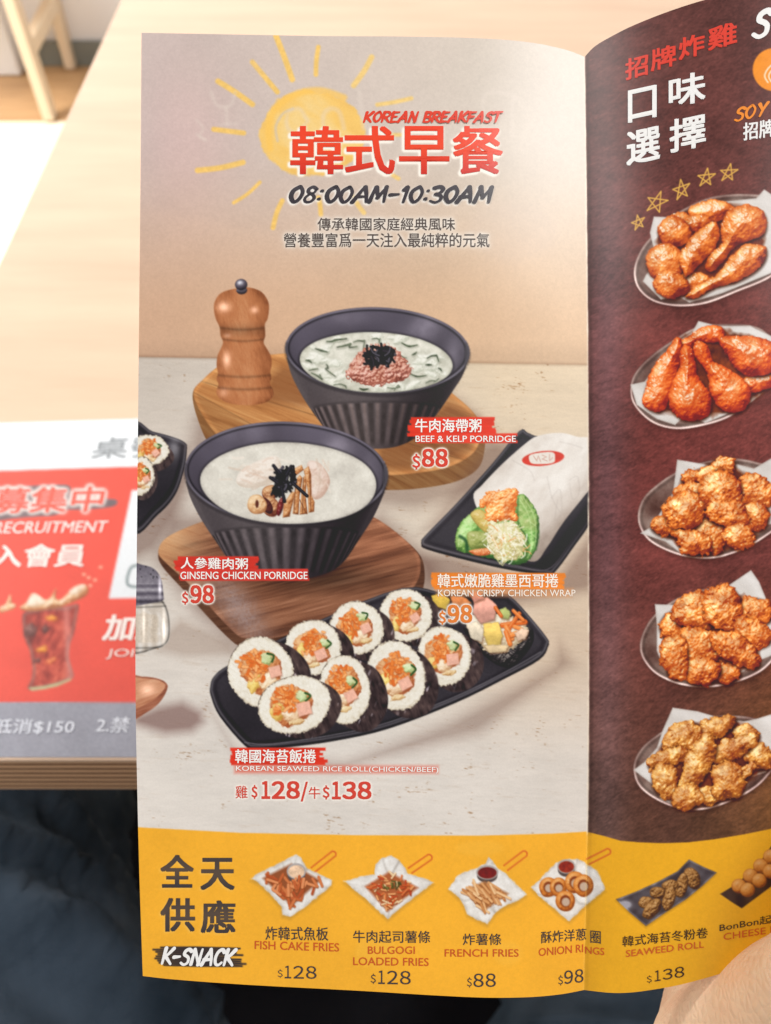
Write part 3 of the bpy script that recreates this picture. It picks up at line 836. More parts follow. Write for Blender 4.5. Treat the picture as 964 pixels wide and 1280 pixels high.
    dark_plate(spline([(649, 539), (660, 541), (676, 546), (740, 552), (745, 600), (742, 642), (715, 684), (694, 712), (684, 716), (640, 710), (590, 699), (534, 684), (527, 677), (532, 669), (570, 630), (615, 580)], 4), i, seed=2,
               sheen=lambda X, Y: 0.06 * np.clip((640 - X) / 100, 0, 1))
    line(spline([(530, 681), (580, 694), (640, 706), (684, 712), (712, 680), (740, 640)], 6, False), 1.6, (92, 86, 92), i, op=.8)
    w = nid('printed_chicken_wrap', 'paper wrapped chicken roll with lettuce showing')
    def paper(X, Y, d):
        n = nz(X, Y, 26, 8, 4, -45, 2.0) + .4 * nz(X, Y, 8, 9, 3, -50, 2)
        u = ((X - 640) * 0.65 + (Y - 620) * 0.76 - 14) / 54
        t = 0.46 + 0.52 * np.sqrt(np.clip(1 - (np.clip(u + .25, -1.2, 1.2) / 1.25) ** 2, 0, 1)) - .42 * np.clip(u - .15, 0, 1) - .30 * np.clip(-.55 - u, 0, 1) + 0.16 * n
        return ramp(t, [(128, 110, 98), (178, 162, 150), (214, 203, 193), (240, 234, 227)])
    shadow([(668, 704), (690, 688), (738, 618), (742, 650), (700, 700), (680, 712)], 5, .6, (20, 16, 20))
    shape(spline([(592, 622), (603, 606), (628, 580), (655, 556), (672, 545), (700, 541), (722, 546), (742, 552), (744, 600), (732, 618), (705, 652), (684, 684), (668, 702), (640, 690), (610, 660)], 5), paper, w)
    for pts in (([(690, 622), (700, 612), (702, 640), (694, 650), (697, 625)]), ([(712, 600), (722, 596), (724, 616), (716, 624), (712, 604)]), ([(640, 575), (662, 588), (668, 600)]), ([(684, 596), (690, 622), (700, 640)]), ([(700, 552), (716, 556), (728, 560)])):
        line(spline(pts, 5, False), 1.2, (150, 138, 132), w, op=.2, soft=1.0)
    for r_, cc in ((1.0, (206, 52, 36)), ):
        shape(ell(679, 573, 26.5, 9.2, -6), lambda X, Y, d: tint((212, 60, 44), X, Y, .05, 5, 2), w)
    shape(spline([(662, 576), (664, 568), (690, 565), (694, 573), (690, 579), (668, 580)], 4), (232, 224, 214), w)
    for pts in ([(667, 570), (671, 576), (673, 570), (676, 577)], [(678, 569), (683, 571), (678, 574), (684, 576)], [(687, 568), (687, 576), (691, 572)]):
        line(pts, 0.8, (190, 120, 104), w, op=.7)
    lt = [(34, 66, 30), (86, 130, 60), (134, 174, 92), (186, 212, 140)]
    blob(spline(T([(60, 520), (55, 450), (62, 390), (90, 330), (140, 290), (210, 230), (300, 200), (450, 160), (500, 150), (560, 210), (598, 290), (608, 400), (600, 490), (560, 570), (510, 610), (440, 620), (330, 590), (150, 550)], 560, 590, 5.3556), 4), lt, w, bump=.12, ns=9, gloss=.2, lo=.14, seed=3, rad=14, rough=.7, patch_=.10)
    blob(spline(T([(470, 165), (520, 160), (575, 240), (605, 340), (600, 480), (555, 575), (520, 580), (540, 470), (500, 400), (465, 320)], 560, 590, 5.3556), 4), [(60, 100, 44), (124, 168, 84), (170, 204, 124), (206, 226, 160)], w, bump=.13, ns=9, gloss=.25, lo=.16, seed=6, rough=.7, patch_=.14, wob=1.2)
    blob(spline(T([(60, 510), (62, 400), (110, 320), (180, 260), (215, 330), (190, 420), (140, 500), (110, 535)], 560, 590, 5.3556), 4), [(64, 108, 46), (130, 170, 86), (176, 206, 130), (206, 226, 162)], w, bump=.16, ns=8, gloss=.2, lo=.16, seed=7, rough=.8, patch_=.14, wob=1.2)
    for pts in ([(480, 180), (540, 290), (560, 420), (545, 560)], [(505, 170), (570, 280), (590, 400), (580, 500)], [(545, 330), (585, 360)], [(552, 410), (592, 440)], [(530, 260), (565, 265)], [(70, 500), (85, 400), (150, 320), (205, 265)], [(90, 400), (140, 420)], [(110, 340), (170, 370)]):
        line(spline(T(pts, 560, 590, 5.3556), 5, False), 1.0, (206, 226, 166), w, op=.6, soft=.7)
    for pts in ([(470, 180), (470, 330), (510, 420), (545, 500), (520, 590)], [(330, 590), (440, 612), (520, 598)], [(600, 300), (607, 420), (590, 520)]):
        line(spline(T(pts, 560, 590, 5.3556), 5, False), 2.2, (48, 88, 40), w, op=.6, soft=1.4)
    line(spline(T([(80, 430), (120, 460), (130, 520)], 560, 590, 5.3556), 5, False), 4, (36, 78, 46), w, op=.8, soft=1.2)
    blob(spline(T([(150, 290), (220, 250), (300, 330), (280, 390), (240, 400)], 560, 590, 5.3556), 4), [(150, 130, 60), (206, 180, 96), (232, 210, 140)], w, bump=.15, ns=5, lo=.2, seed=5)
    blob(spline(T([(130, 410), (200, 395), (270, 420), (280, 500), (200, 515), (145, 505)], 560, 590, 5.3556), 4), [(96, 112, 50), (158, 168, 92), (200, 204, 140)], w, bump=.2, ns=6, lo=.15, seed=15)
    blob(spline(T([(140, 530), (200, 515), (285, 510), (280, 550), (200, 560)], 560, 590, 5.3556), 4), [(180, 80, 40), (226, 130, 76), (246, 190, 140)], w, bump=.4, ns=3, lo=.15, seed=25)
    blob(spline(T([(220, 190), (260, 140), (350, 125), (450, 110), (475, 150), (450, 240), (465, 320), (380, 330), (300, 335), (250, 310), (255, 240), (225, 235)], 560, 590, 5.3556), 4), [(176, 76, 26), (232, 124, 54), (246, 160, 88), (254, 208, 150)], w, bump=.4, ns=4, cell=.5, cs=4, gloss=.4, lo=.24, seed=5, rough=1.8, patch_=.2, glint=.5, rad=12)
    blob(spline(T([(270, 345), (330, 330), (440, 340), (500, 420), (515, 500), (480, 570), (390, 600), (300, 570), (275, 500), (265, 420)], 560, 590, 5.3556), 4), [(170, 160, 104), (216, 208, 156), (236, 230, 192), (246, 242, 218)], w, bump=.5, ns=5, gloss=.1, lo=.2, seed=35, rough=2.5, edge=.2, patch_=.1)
    rs = np.random.RandomState(3)
    for q in range(110):
        x, y = 633 + rs.randn() * 13, 674 + rs.randn() * 14; a = rs.uniform(0.2, 2.9); l = rs.uniform(6, 17)
        if not (606 < x < 659 and 650 < y < 703): continue
        c = [(246, 242, 220), (232, 222, 168), (214, 210, 146), (238, 166, 100), (252, 250, 238), (250, 246, 226), (196, 186, 120)][rs.randint(7)]
        line(spline([(x - l * .5 * math.cos(a), y - l * .5 * math.sin(a)), (x + rs.randn() * 2.5, y + rs.randn()), (x + l * .5 * math.cos(a), y + l * .5 * math.sin(a))], 5, False), 1.3, c, w, op=.8, soft=.55)
    # front board and bowl
    shadow([(190, 700), (240, 770), (300, 822), (420, 800), (560, 740), (548, 700), (480, 640), (210, 640)], 13, 0.45)
    i = nid('printed_cutting_board', 'dark walnut board under the front bowl')
    st = [(78, 46, 34), (116, 72, 52), (148, 98, 72), (180, 128, 100)]
    lower = spline([(198, 692), (206, 676), (232, 662), (270, 650), (360, 636), (450, 645), (480, 656), (522, 690), (531, 716), (527, 742), (516, 752), (450, 780), (350, 806), (306, 808), (284, 796), (230, 738), (203, 708)], 5)
    upper = spline([(198, 690), (206, 674), (232, 660), (270, 648), (360, 634), (450, 643), (480, 654), (519, 687), (526, 708), (521, 728), (505, 742), (440, 768), (350, 796), (310, 798), (290, 788), (236, 730), (206, 702)], 5)
    def lit2(X, Y, q):
        k = np.clip(1 - ((X - 200) + (Y - 660) * 0.35) / 95, 0, 1); k = (k * k * (3 - 2 * k))[..., None]
        q = q * (1 - k) + k * wood(X, Y, [(180, 122, 84), (214, 162, 116), (232, 190, 146)], 20, 8, 8, 77)
        sh = np.exp(-(((X - 292 - (Y - 750) * .6) / 24) ** 2 + ((Y - 762) / 44) ** 2)) + .35 * np.exp(-(((X - 236) / 26) ** 2 + ((Y - 722) / 16) ** 2))
        sh = sh * np.clip(1 + .25 * nz(X, Y, 2.5, 5, 2), 0, 2)
        q = q * (1 - .55 * np.clip(sh, 0, 1))[..., None] + np.clip(sh, 0, 1)[..., None] * .55 * rgb(176, 164, 168)
        sh2 = np.exp(-(((X - 400) / 70) ** 2 + ((Y - 722) / 16) ** 2))[..., None]
        q = q * (1 - .45 * sh2)
        return q * (1 + .22 * np.exp(-(((X - 470) / 40) ** 2 + ((Y - 680) / 30) ** 2)))[..., None]
    board(upper, lower, st, i, -14, 51, lit2, 7, 11)
    i = nid('printed_bowl', 'black ribbed bowl of ginseng chicken porridge at the front'); ip = nid('printed_porridge')
    def soup2(X, Y, d):
        n = nz(X, Y, 18, 60, 4); f, v = cells(X, Y, 5, 9)
        t = 0.64 + 0.18 * n - .10 * np.clip(f - .4, 0, 1) + .06 * nz(X, Y, 2.5, 61, 2) + .12 * np.exp(-(((X - 330) / 60) ** 2 + ((Y - 575) / 18) ** 2))
        t = t - .3 * np.exp(-(d / 3) ** 2)
        return ramp(t, [(164, 156, 146), (200, 194, 184), (222, 217, 206), (244, 240, 230)])
    bowl(358, 591, 127, 64, 2, [(232.5, 602), (238, 622), (251, 648), (270, 677), (287, 701), (304, 714), (336, 723), (376, 724), (410, 716), (430, 702), (448, 676), (466, 648), (478, 622), (483.5, 604), (358, 560)], i, ip,
         (361, 604, 111, 51), 668, 716, (86, 76, 74), soup2, 17)
    clip2 = ell(361, 604, 110, 50, 2, 60)
    blob(spline([(300, 590), (318, 578), (345, 570), (352, 590), (340, 604), (312, 610), (296, 604)], 5), [(190, 170, 150), (222, 208, 194), (240, 230, 220)], ip, bump=.15, ns=8, gloss=.1, lo=.35, clip=clip2, seed=6, edge=.2)
    blob(spline([(384, 580), (398, 578), (410, 592), (412, 606), (402, 622), (390, 620)], 5), [(178, 140, 122), (218, 190, 174), (238, 220, 210)], ip, bump=.2, ns=6, gloss=.15, lo=.3, seed=16, edge=.3)
    r2 = np.random.RandomState(8)
    for q in range(46):
        x, y = (318 + r2.randn() * 15, 590 + r2.randn() * 8) if q < 30 else (399 + r2.randn() * 6, 598 + r2.randn() * 12)
        a = r2.uniform(-.5, .4) if q < 30 else r2.uniform(.6, 1.9); l = r2.uniform(7, 18)
        pt = [(x - l / 2 * math.cos(a), y - l / 2 * math.sin(a)), (x, y + r2.randn()), (x + l / 2 * math.cos(a), y + l / 2 * math.sin(a))]
        line(spline(pt, 3, False), 2.2, [(228, 210, 194), (240, 228, 216), (206, 182, 164), (222, 196, 178)][q % 4], ip, op=.55, soft=1.0, clip=clip2)
    m = nid('printed_ginseng_garnish')
    E5 = lambda p: T(p, 300, 560, 8.0333)
    gz = [(112, 60, 30), (176, 110, 64), (212, 152, 100), (240, 204, 160)]
    for p, s_ in (([(440, 560), (520, 440), (560, 440), (520, 600), (500, 690), (430, 700)], 1), ([(530, 660), (545, 480), (575, 300), (600, 270), (630, 300), (600, 480), (590, 670)], 2),
                  ([(600, 670), (620, 420), (640, 280), (670, 300), (660, 480), (680, 660)], 3), ([(690, 650), (680, 420), (640, 220), (690, 180), (715, 260), (720, 480), (750, 540), (745, 640)], 4), ([(520, 230), (560, 200), (620, 170), (640, 220), (560, 280)], 5)):
        blob(E5(p), gz, m, bump=.25, ns=4, gloss=.3, lo=.12, seed=s_)
    for a, b in (((700, 250), (712, 640)), ((560, 330), (545, 650)), ((640, 300), (628, 650)), ((600, 520), (670, 660))):
        line(E5([a, b]), 1.2, (104, 54, 30), m, op=.7)
    for cx, cy, a, b in ((300, 450, 78, 80), (310, 590, 84, 105)):
        blob(E5(ell(cx, cy, a, b, -20, 30, .08, cx)), [(84, 34, 28), (150, 92, 62), (206, 152, 108), (236, 198, 156)], m, bump=.3, ns=4, gloss=.25, lo=.15, seed=cx)
    blob(E5(ell(405, 590, 30, 95, 12)), [(60, 14, 18), (110, 30, 34), (150, 60, 56)], m, bump=.2, ns=3, gloss=.5, lo=.1)
    blob(E5(ell(270, 580, 50, 90, -30)), [(50, 20, 20), (84, 40, 36), (120, 72, 60)], m, bump=.2, ns=3, gloss=.2, lo=.1)
    blob(E5(ell(172, 568, 98, 100, -10, 30, .08, 3)), [(130, 74, 44), (200, 146, 100), (230, 190, 144), (244, 216, 178)], m, bump=.3, ns=4, gloss=.2, lo=.25, seed=31)
    shape(E5(ell(172, 562, 18, 40, 0)), (92, 44, 30), m, soft=1)
    r2 = np.random.RandomState(6)
    for q in range(60):
        x, y = 355 + np.clip(r2.randn(), -1.5, 1.5) * 7.5, 601 + np.clip(r2.randn(), -1.5, 1.5) * 9; a = r2.uniform(0, 3.14); l = r2.uniform(5, 13)
        pt = spline([(x - l / 2 * math.cos(a), y - l / 2 * math.sin(a)), (x + r2.randn() * 1.6, y + r2.randn() * 1.6), (x + l / 2 * math.cos(a), y + l / 2 * math.sin(a))], 4, False)
        line(pt + (.6, .9), 3.0, (10, 9, 12), m, op=.8, soft=.7)
        line(pt, r2.uniform(1.6, 3.2), [(24, 21, 26), (38, 34, 40), (52, 47, 54), (30, 34, 36), (84, 80, 90)][r2.randint(5)], m, soft=.5)
    for a_, b_ in (((342, 582), (350, 592)), ((364, 583), (358, 594)), ((366, 604), (384, 620)), ((352, 610), (356, 627)), ((338, 597), (348, 604))):
        line([a_, b_], 4.2, (24, 22, 28), m); line([np.array(a_) - (.3, .6), np.array(b_) - (.3, .6)], 1.0, (86, 84, 96), m, op=.7)
    # salt shaker
    shadow([(205, 790), (225, 770), (290, 800), (300, 822), (230, 824), (195, 815)], 9, 0.4, (140, 112, 96))
    i = nid('printed_salt_shaker', 'glass shaker with a metal cap cut off by the left edge')
    k = 2.835
    def glass(X, Y, d):
        u = (X - 172) / 40
        t = .70 + .10 * nz(X, Y, 6, 70, 3) + .16 * np.sin(u * 21 + .4 * np.sin(Y * .2)) * np.clip((Y - 760) / 10, 0, 1)
        q = ramp(t, [(120, 110, 102), (170, 158, 146), (208, 197, 185), (238, 233, 228)])
        salt = np.clip((Y - 765 + 3 * nz(X, Y, 9, 3, 2)) / 3, 0, 1) * np.clip((805 - Y) / 3, 0, 1) * np.clip((200 - X) / 4, 0, 1)
        q = q * (1 - .45 * salt[..., None]) + .45 * salt[..., None] * rgb(206, 188, 166) * (1 + .10 * nz(X, Y, 1.6, 8, 2))[..., None]
        for yy in (752, 757, 808):
            q = q * (1 - .30 * np.exp(-((Y - yy - 2 * np.cos(u * 1.5)) / 1.3) ** 2))[..., None]
        q = q * (1 - .40 * np.exp(-((d + 1.5) / 1.5) ** 2))[..., None]
        return q + (.5 * np.exp(-(((X - 205) / 2.2) ** 2 + ((Y - 785) / 20) ** 2)) + .35 * np.exp(-(((X - 180) / 2) ** 2 + ((Y - 780) / 22) ** 2)))[..., None] * rgb(210, 212, 214)
    shape(spline(T([(0, 540), (100, 530), (128, 545), (146, 590), (150, 650), (140, 690), (100, 712), (0, 720)], 160, 560, k), 5), glass, i)
    def cap(X, Y, d):
        v = (Y - 706) / 46; u = (X - 165) / 42
        t = .38 + .25 * np.sin(v * 3) + .22 * (v > .5) * np.sin(v * 30) - .35 * np.clip(u - .6, 0, 1) + .06 * nz(X, Y, 3, 4, 2)
        q = ramp(t, [(44, 40, 48), (92, 86, 98), (140, 134, 144), (196, 192, 198)])
        f, vv = cells(X, Y, 6, 4)
        return q * (1 - .35 * ((f < .20) & (v < .40) & (vv > .4)))[..., None] + (.5 * np.exp(-(((X - 200) / 2) ** 2 + ((Y - 735) / 14) ** 2)))[..., None]
    shape(spline(T([(0, 415), (55, 415), (95, 430), (118, 465), (126, 520), (124, 540), (90, 548), (0, 550)], 160, 560, k), 5), cap, i)
    # spoon
    k = 3.213
    shadow(T([(20, 560), (120, 520), (220, 500), (300, 540), (310, 590), (260, 630), (150, 640), (20, 600)], 160, 720, k), 9, 0.62, (124, 92, 86))
    i = nid('printed_spoon', 'wooden spoon tip cut off by the left edge')
    sp_o = spline(T([(0, 412), (60, 404), (120, 412), (154, 430), (158, 455), (130, 505), (80, 545), (0, 575)], 160, 720, k), 6)
    shape(sp_o, lambda X, Y, d: wood(X, Y, [(120, 66, 48), (160, 98, 74), (190, 130, 104)], -20, 5, 6, 5), i)
    shape(spline(T([(0, 418), (60, 411), (118, 418), (148, 434), (140, 462), (90, 505), (0, 535)], 160, 720, k), 6),
          lambda X, Y, d: wood(X, Y, [(176, 112, 82), (206, 146, 112), (226, 178, 146)], -20, 6, 6, 6) + (.26 * np.exp(-(((X - 184) / 9) ** 2 + ((Y - 862) / 7) ** 2)))[..., None], i)
    # roll plate
    shadow([(258, 880), (300, 945), (430, 950), (560, 900), (690, 830), (700, 800), (720, 830), (600, 920), (420, 965), (300, 955)], 12, 0.42)
    i = nid('printed_serving_plate', 'black oblong plate holding the row of rice rolls')
    dark_plate(spline([(263, 858), (268, 845), (292, 828), (400, 775), (503, 735), (560, 742), (630, 742), (640, 747), (655, 762), (683, 796), (685, 806), (674, 822), (632, 845), (569, 876), (486, 908), (420, 923), (362, 931), (322, 934), (306, 929), (275, 893), (264, 868)], 4), i, seed=9)
    line(spline([(306, 928), (340, 930), (420, 918), (486, 903), (569, 871), (632, 840), (676, 815)], 6, False), 1.4, (120, 116, 122), i, op=.7)
    # end piece, then back row, then front row
    j = nid('printed_rice_roll', 'end piece of roll with filling spilling out')
    blob(spline(T([(480, 200), (520, 190), (600, 270), (720, 190), (745, 240), (700, 310), (640, 345), (560, 300)], 420, 720, 3.0125), 5), [(22, 20, 22), (44, 40, 42), (72, 66, 68), (120, 114, 118)], j, bump=.4, ns=5, gloss=.4, lo=.05, seed=3, hard=16)
    blob(spline(T([(490, 170), (560, 140), (650, 150), (725, 195), (700, 245), (640, 285), (570, 285), (530, 240)], 420, 720, 3.0125), 5), [(160, 134, 102), (220, 204, 174), (244, 236, 218)], j, cell=.5, cs=3.5, gloss=.1, lo=.3, seed=3, rough=1.6)
    q9 = lambda pts: T(pts, 420, 720, 3.0125)
    def chunk(pts, base, sd=1):
        pts = q9(pts); ctr = pts.mean(0)
        shape(pts + (1, 1.6), (120, 72, 44), j, soft=1.4, op=.6)
        shape(pts, lambda X, Y, d: tint(base, X, Y, .07, 4, sd) * (1 + .10 * np.clip((ctr[1] - Y) / 6, -1, 1))[..., None] * (1 - .16 * np.exp(-(d / 1.2) ** 2))[..., None], j, rough=.6)
    chunk([(360, 75), (400, 60), (430, 90), (415, 125), (370, 115)], (226, 190, 84), 1)
    chunk([(430, 75), (480, 78), (510, 100), (480, 118), (440, 105)], (226, 140, 84), 2)
    chunk([(520, 95), (570, 78), (605, 110), (598, 165), (545, 180), (515, 140)], (232, 168, 150), 3)
    chunk([(500, 62), (540, 55), (560, 85), (520, 100)], (224, 150, 130), 4)
    chunk([(490, 180), (530, 170), (560, 200), (550, 250), (510, 235)], (234, 220, 196), 5)
    chunk([(615, 125), (640, 118), (660, 140), (650, 165), (622, 160)], (186, 194, 120), 6)
    r2 = np.random.RandomState(4)
    for (x0, y0, x1, y1, w_) in ((625, 185, 712, 172, 6.5), (650, 200, 690, 140, 5), (662, 235, 640, 190, 6), (680, 215, 650, 225, 6), (668, 130, 705, 165, 4.5), (640, 210, 655, 255, 6), (600, 118, 622, 150, 4.5), (672, 190, 700, 200, 5)):
        p0 = q9([(x0, y0), (x1, y1)])
        line(p0 + (.6, 1.2), w_, (150, 66, 26), j, op=.7, soft=.8); line(p0, w_ * .9, [(236, 126, 56), (244, 146, 74), (226, 108, 44)][r2.randint(3)], j, soft=.6); line(p0 - (.2, 1), w_ * .25, (250, 190, 130), j, op=.6, soft=.6)
    chunk([(672, 215), (700, 195), (726, 205), (715, 235), (685, 245)], (238, 204, 176), 7)
    chunk([(555, 180), (612, 172), (628, 225), (618, 262), (572, 266), (556, 220)], (236, 202, 110), 8)
    chunk([(555, 262), (600, 258), (650, 262), (640, 285), (580, 290)], (232, 206, 164), 9)
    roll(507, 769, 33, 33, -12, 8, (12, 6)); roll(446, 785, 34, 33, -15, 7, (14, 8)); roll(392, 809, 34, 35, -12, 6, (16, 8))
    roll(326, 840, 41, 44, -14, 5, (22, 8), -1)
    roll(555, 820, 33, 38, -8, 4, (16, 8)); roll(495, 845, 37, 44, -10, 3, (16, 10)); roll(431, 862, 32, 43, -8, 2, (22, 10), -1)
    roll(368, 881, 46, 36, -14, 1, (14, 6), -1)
    # name bars
    lab = lambda t: nid('label_patch')
    i = lab(0); patch(509, 522, 621, 545, (226, 58, 38), i, 1); patch(519, 543, 647, 553.5, (228, 66, 46), i, 2)
    i = lab(0); patch(217, 696, 325, 713, (214, 58, 46), i, 3); patch(223, 712, 387, 725.5, (214, 64, 54), i, 4)
    i = lab(0); patch(538, 716, 708, 736, (238, 134, 48), i, 5); shape([(546, 736), (716, 736), (714, 746), (546, 746)], (236, 150, 86), None, soft=3, op=.55)
    i = lab(0); patch(287, 935, 410, 956, (222, 58, 40), i, 6); shape([(293, 956), (548, 957), (548, 967), (293, 967)], (226, 110, 92), None, soft=3.4, op=.75)

def tray(poly, rs_seed, i, shade=(150, 140, 132)):
    shape(np.asarray(poly) + np.array([0, 3]), (120, 96, 60), None, soft=3, op=.35)
    def c(X, Y, d):
        t = .86 + .20 * nz(X, Y, 7, rs_seed, 4, 30) - .25 * np.exp(-((d + 1) / 2.2) ** 2)
        return ramp(t, [(140, 128, 118), (190, 180, 172), (222, 216, 210), (242, 239, 235)])
    shape(poly, c, i, soft=.9, rough=.8, rs_=6)
    pc = np.asarray(poly).mean(0)
    for q in range(7):
        rs = np.random.RandomState(rs_seed * 20 + q); e = np.asarray(poly)[rs.randint(len(poly))]
        line(spline([e, (e + pc) / 2 + rs.randn(2) * 3, pc], 4, False), 2.2, [(150, 140, 130), (252, 250, 248)][q % 2], i, op=.35, soft=1.4, clip=poly)

def cup(x, y, rx, ry, sauce, i):
    shape(ell(x, y + ry * .45, rx * .92, ry), (88, 76, 74), i)
    shape(ell(x, y, rx, ry), (176, 168, 166), i)
    shape(ell(x, y + .6, rx * .84, ry * .80), lambda X, Y, d: tint(sauce, X, Y, .14, 4, 3), i)

def handle(a, b, w, i):
    a = np.array(a, float); b = np.array(b, float); v = b - a; v /= np.linalg.norm(v); n = np.array([-v[1], v[0]]) * w
    c_ = b - v * w
    p = [a + n, (a + c_) / 2 + n, c_ + n] + [c_ + n * math.cos(q) + v * w * math.sin(q) for q in (.5, 1.05, 1.57, 2.1, 2.64)] + [c_ - n, (a + c_) / 2 - n, a - n]
    line(spline(p, 3, False), 2.0, (214, 96, 34), i, soft=.6)
    line(spline(np.array(p) + np.array([.3, -.4]), 5, False), .7, (238, 150, 80), i, soft=.5, op=.7)

def strew(n, poly, wl, cols, seed, i, ang=(0, 180), lw=2.2, dark=(120, 58, 24)):
    rs = np.random.RandomState(seed); p = np.asarray(poly, float); x0, y0, x1, y1 = bb(p, 0)
    q = 0; tries = 0
    while q < n and tries < n * 20:
        tries += 1
        x, y = rs.uniform(x0, x1), rs.uniform(y0, y1)
        if sdp(np.array([[x]]), np.array([[y]]), p)[0, 0] > -1: continue
        a = R(rs.uniform(*ang)); l = rs.uniform(*wl)
        s_, e_ = np.array([x - l / 2 * math.cos(a), y - l / 2 * math.sin(a)]), np.array([x + l / 2 * math.cos(a), y + l / 2 * math.sin(a)])
        line([s_ + (0.5, 1), e_ + (0.5, 1)], lw, dark, i, op=.6, soft=.8)
        line([s_, e_], lw, cols[rs.randint(len(cols))], i, soft=.6)
        q += 1

BAND_X = [150, 172, 300, 450, 600, 690, 733, 755, 776, 800, 828, 860, 894, 930, 964, 1010]
BAND_Y = [1033, 1034, 1041, 1044, 1044.5, 1042, 1039.5, 1045, 1051, 1053, 1054, 1053, 1049, 1043, 1036, 1028]
def paint_band():
    sl, X, Y = C.reg(150, 1020, C.x0 + C.w / C.sc, 1300)
    yb_ = np.interp(X, BAND_X, BAND_Y).astype(np.float32)
    i = nid('printed_band', 'yellow band with the snack prices along the bottom')
    base = np.where((X < foldx(Y))[..., None], rgb(246, 178, 54), rgb(240, 176, 42))
    base = base * (1 + .014 * nz(X, Y, 4, 91, 3) + .018 * nz(X, Y, 60, 92, 2))[..., None]
    put(sl, np.clip((Y - yb_) / 1.4 + .5, 0, 1), base, i)
    for e in (ell(635, 1192, 18, 15), ell(470, 1190, 26, 20), ell(600, 1060, 30, 10)):
        shape(e, (250, 194, 80), None, soft=3, op=.25)

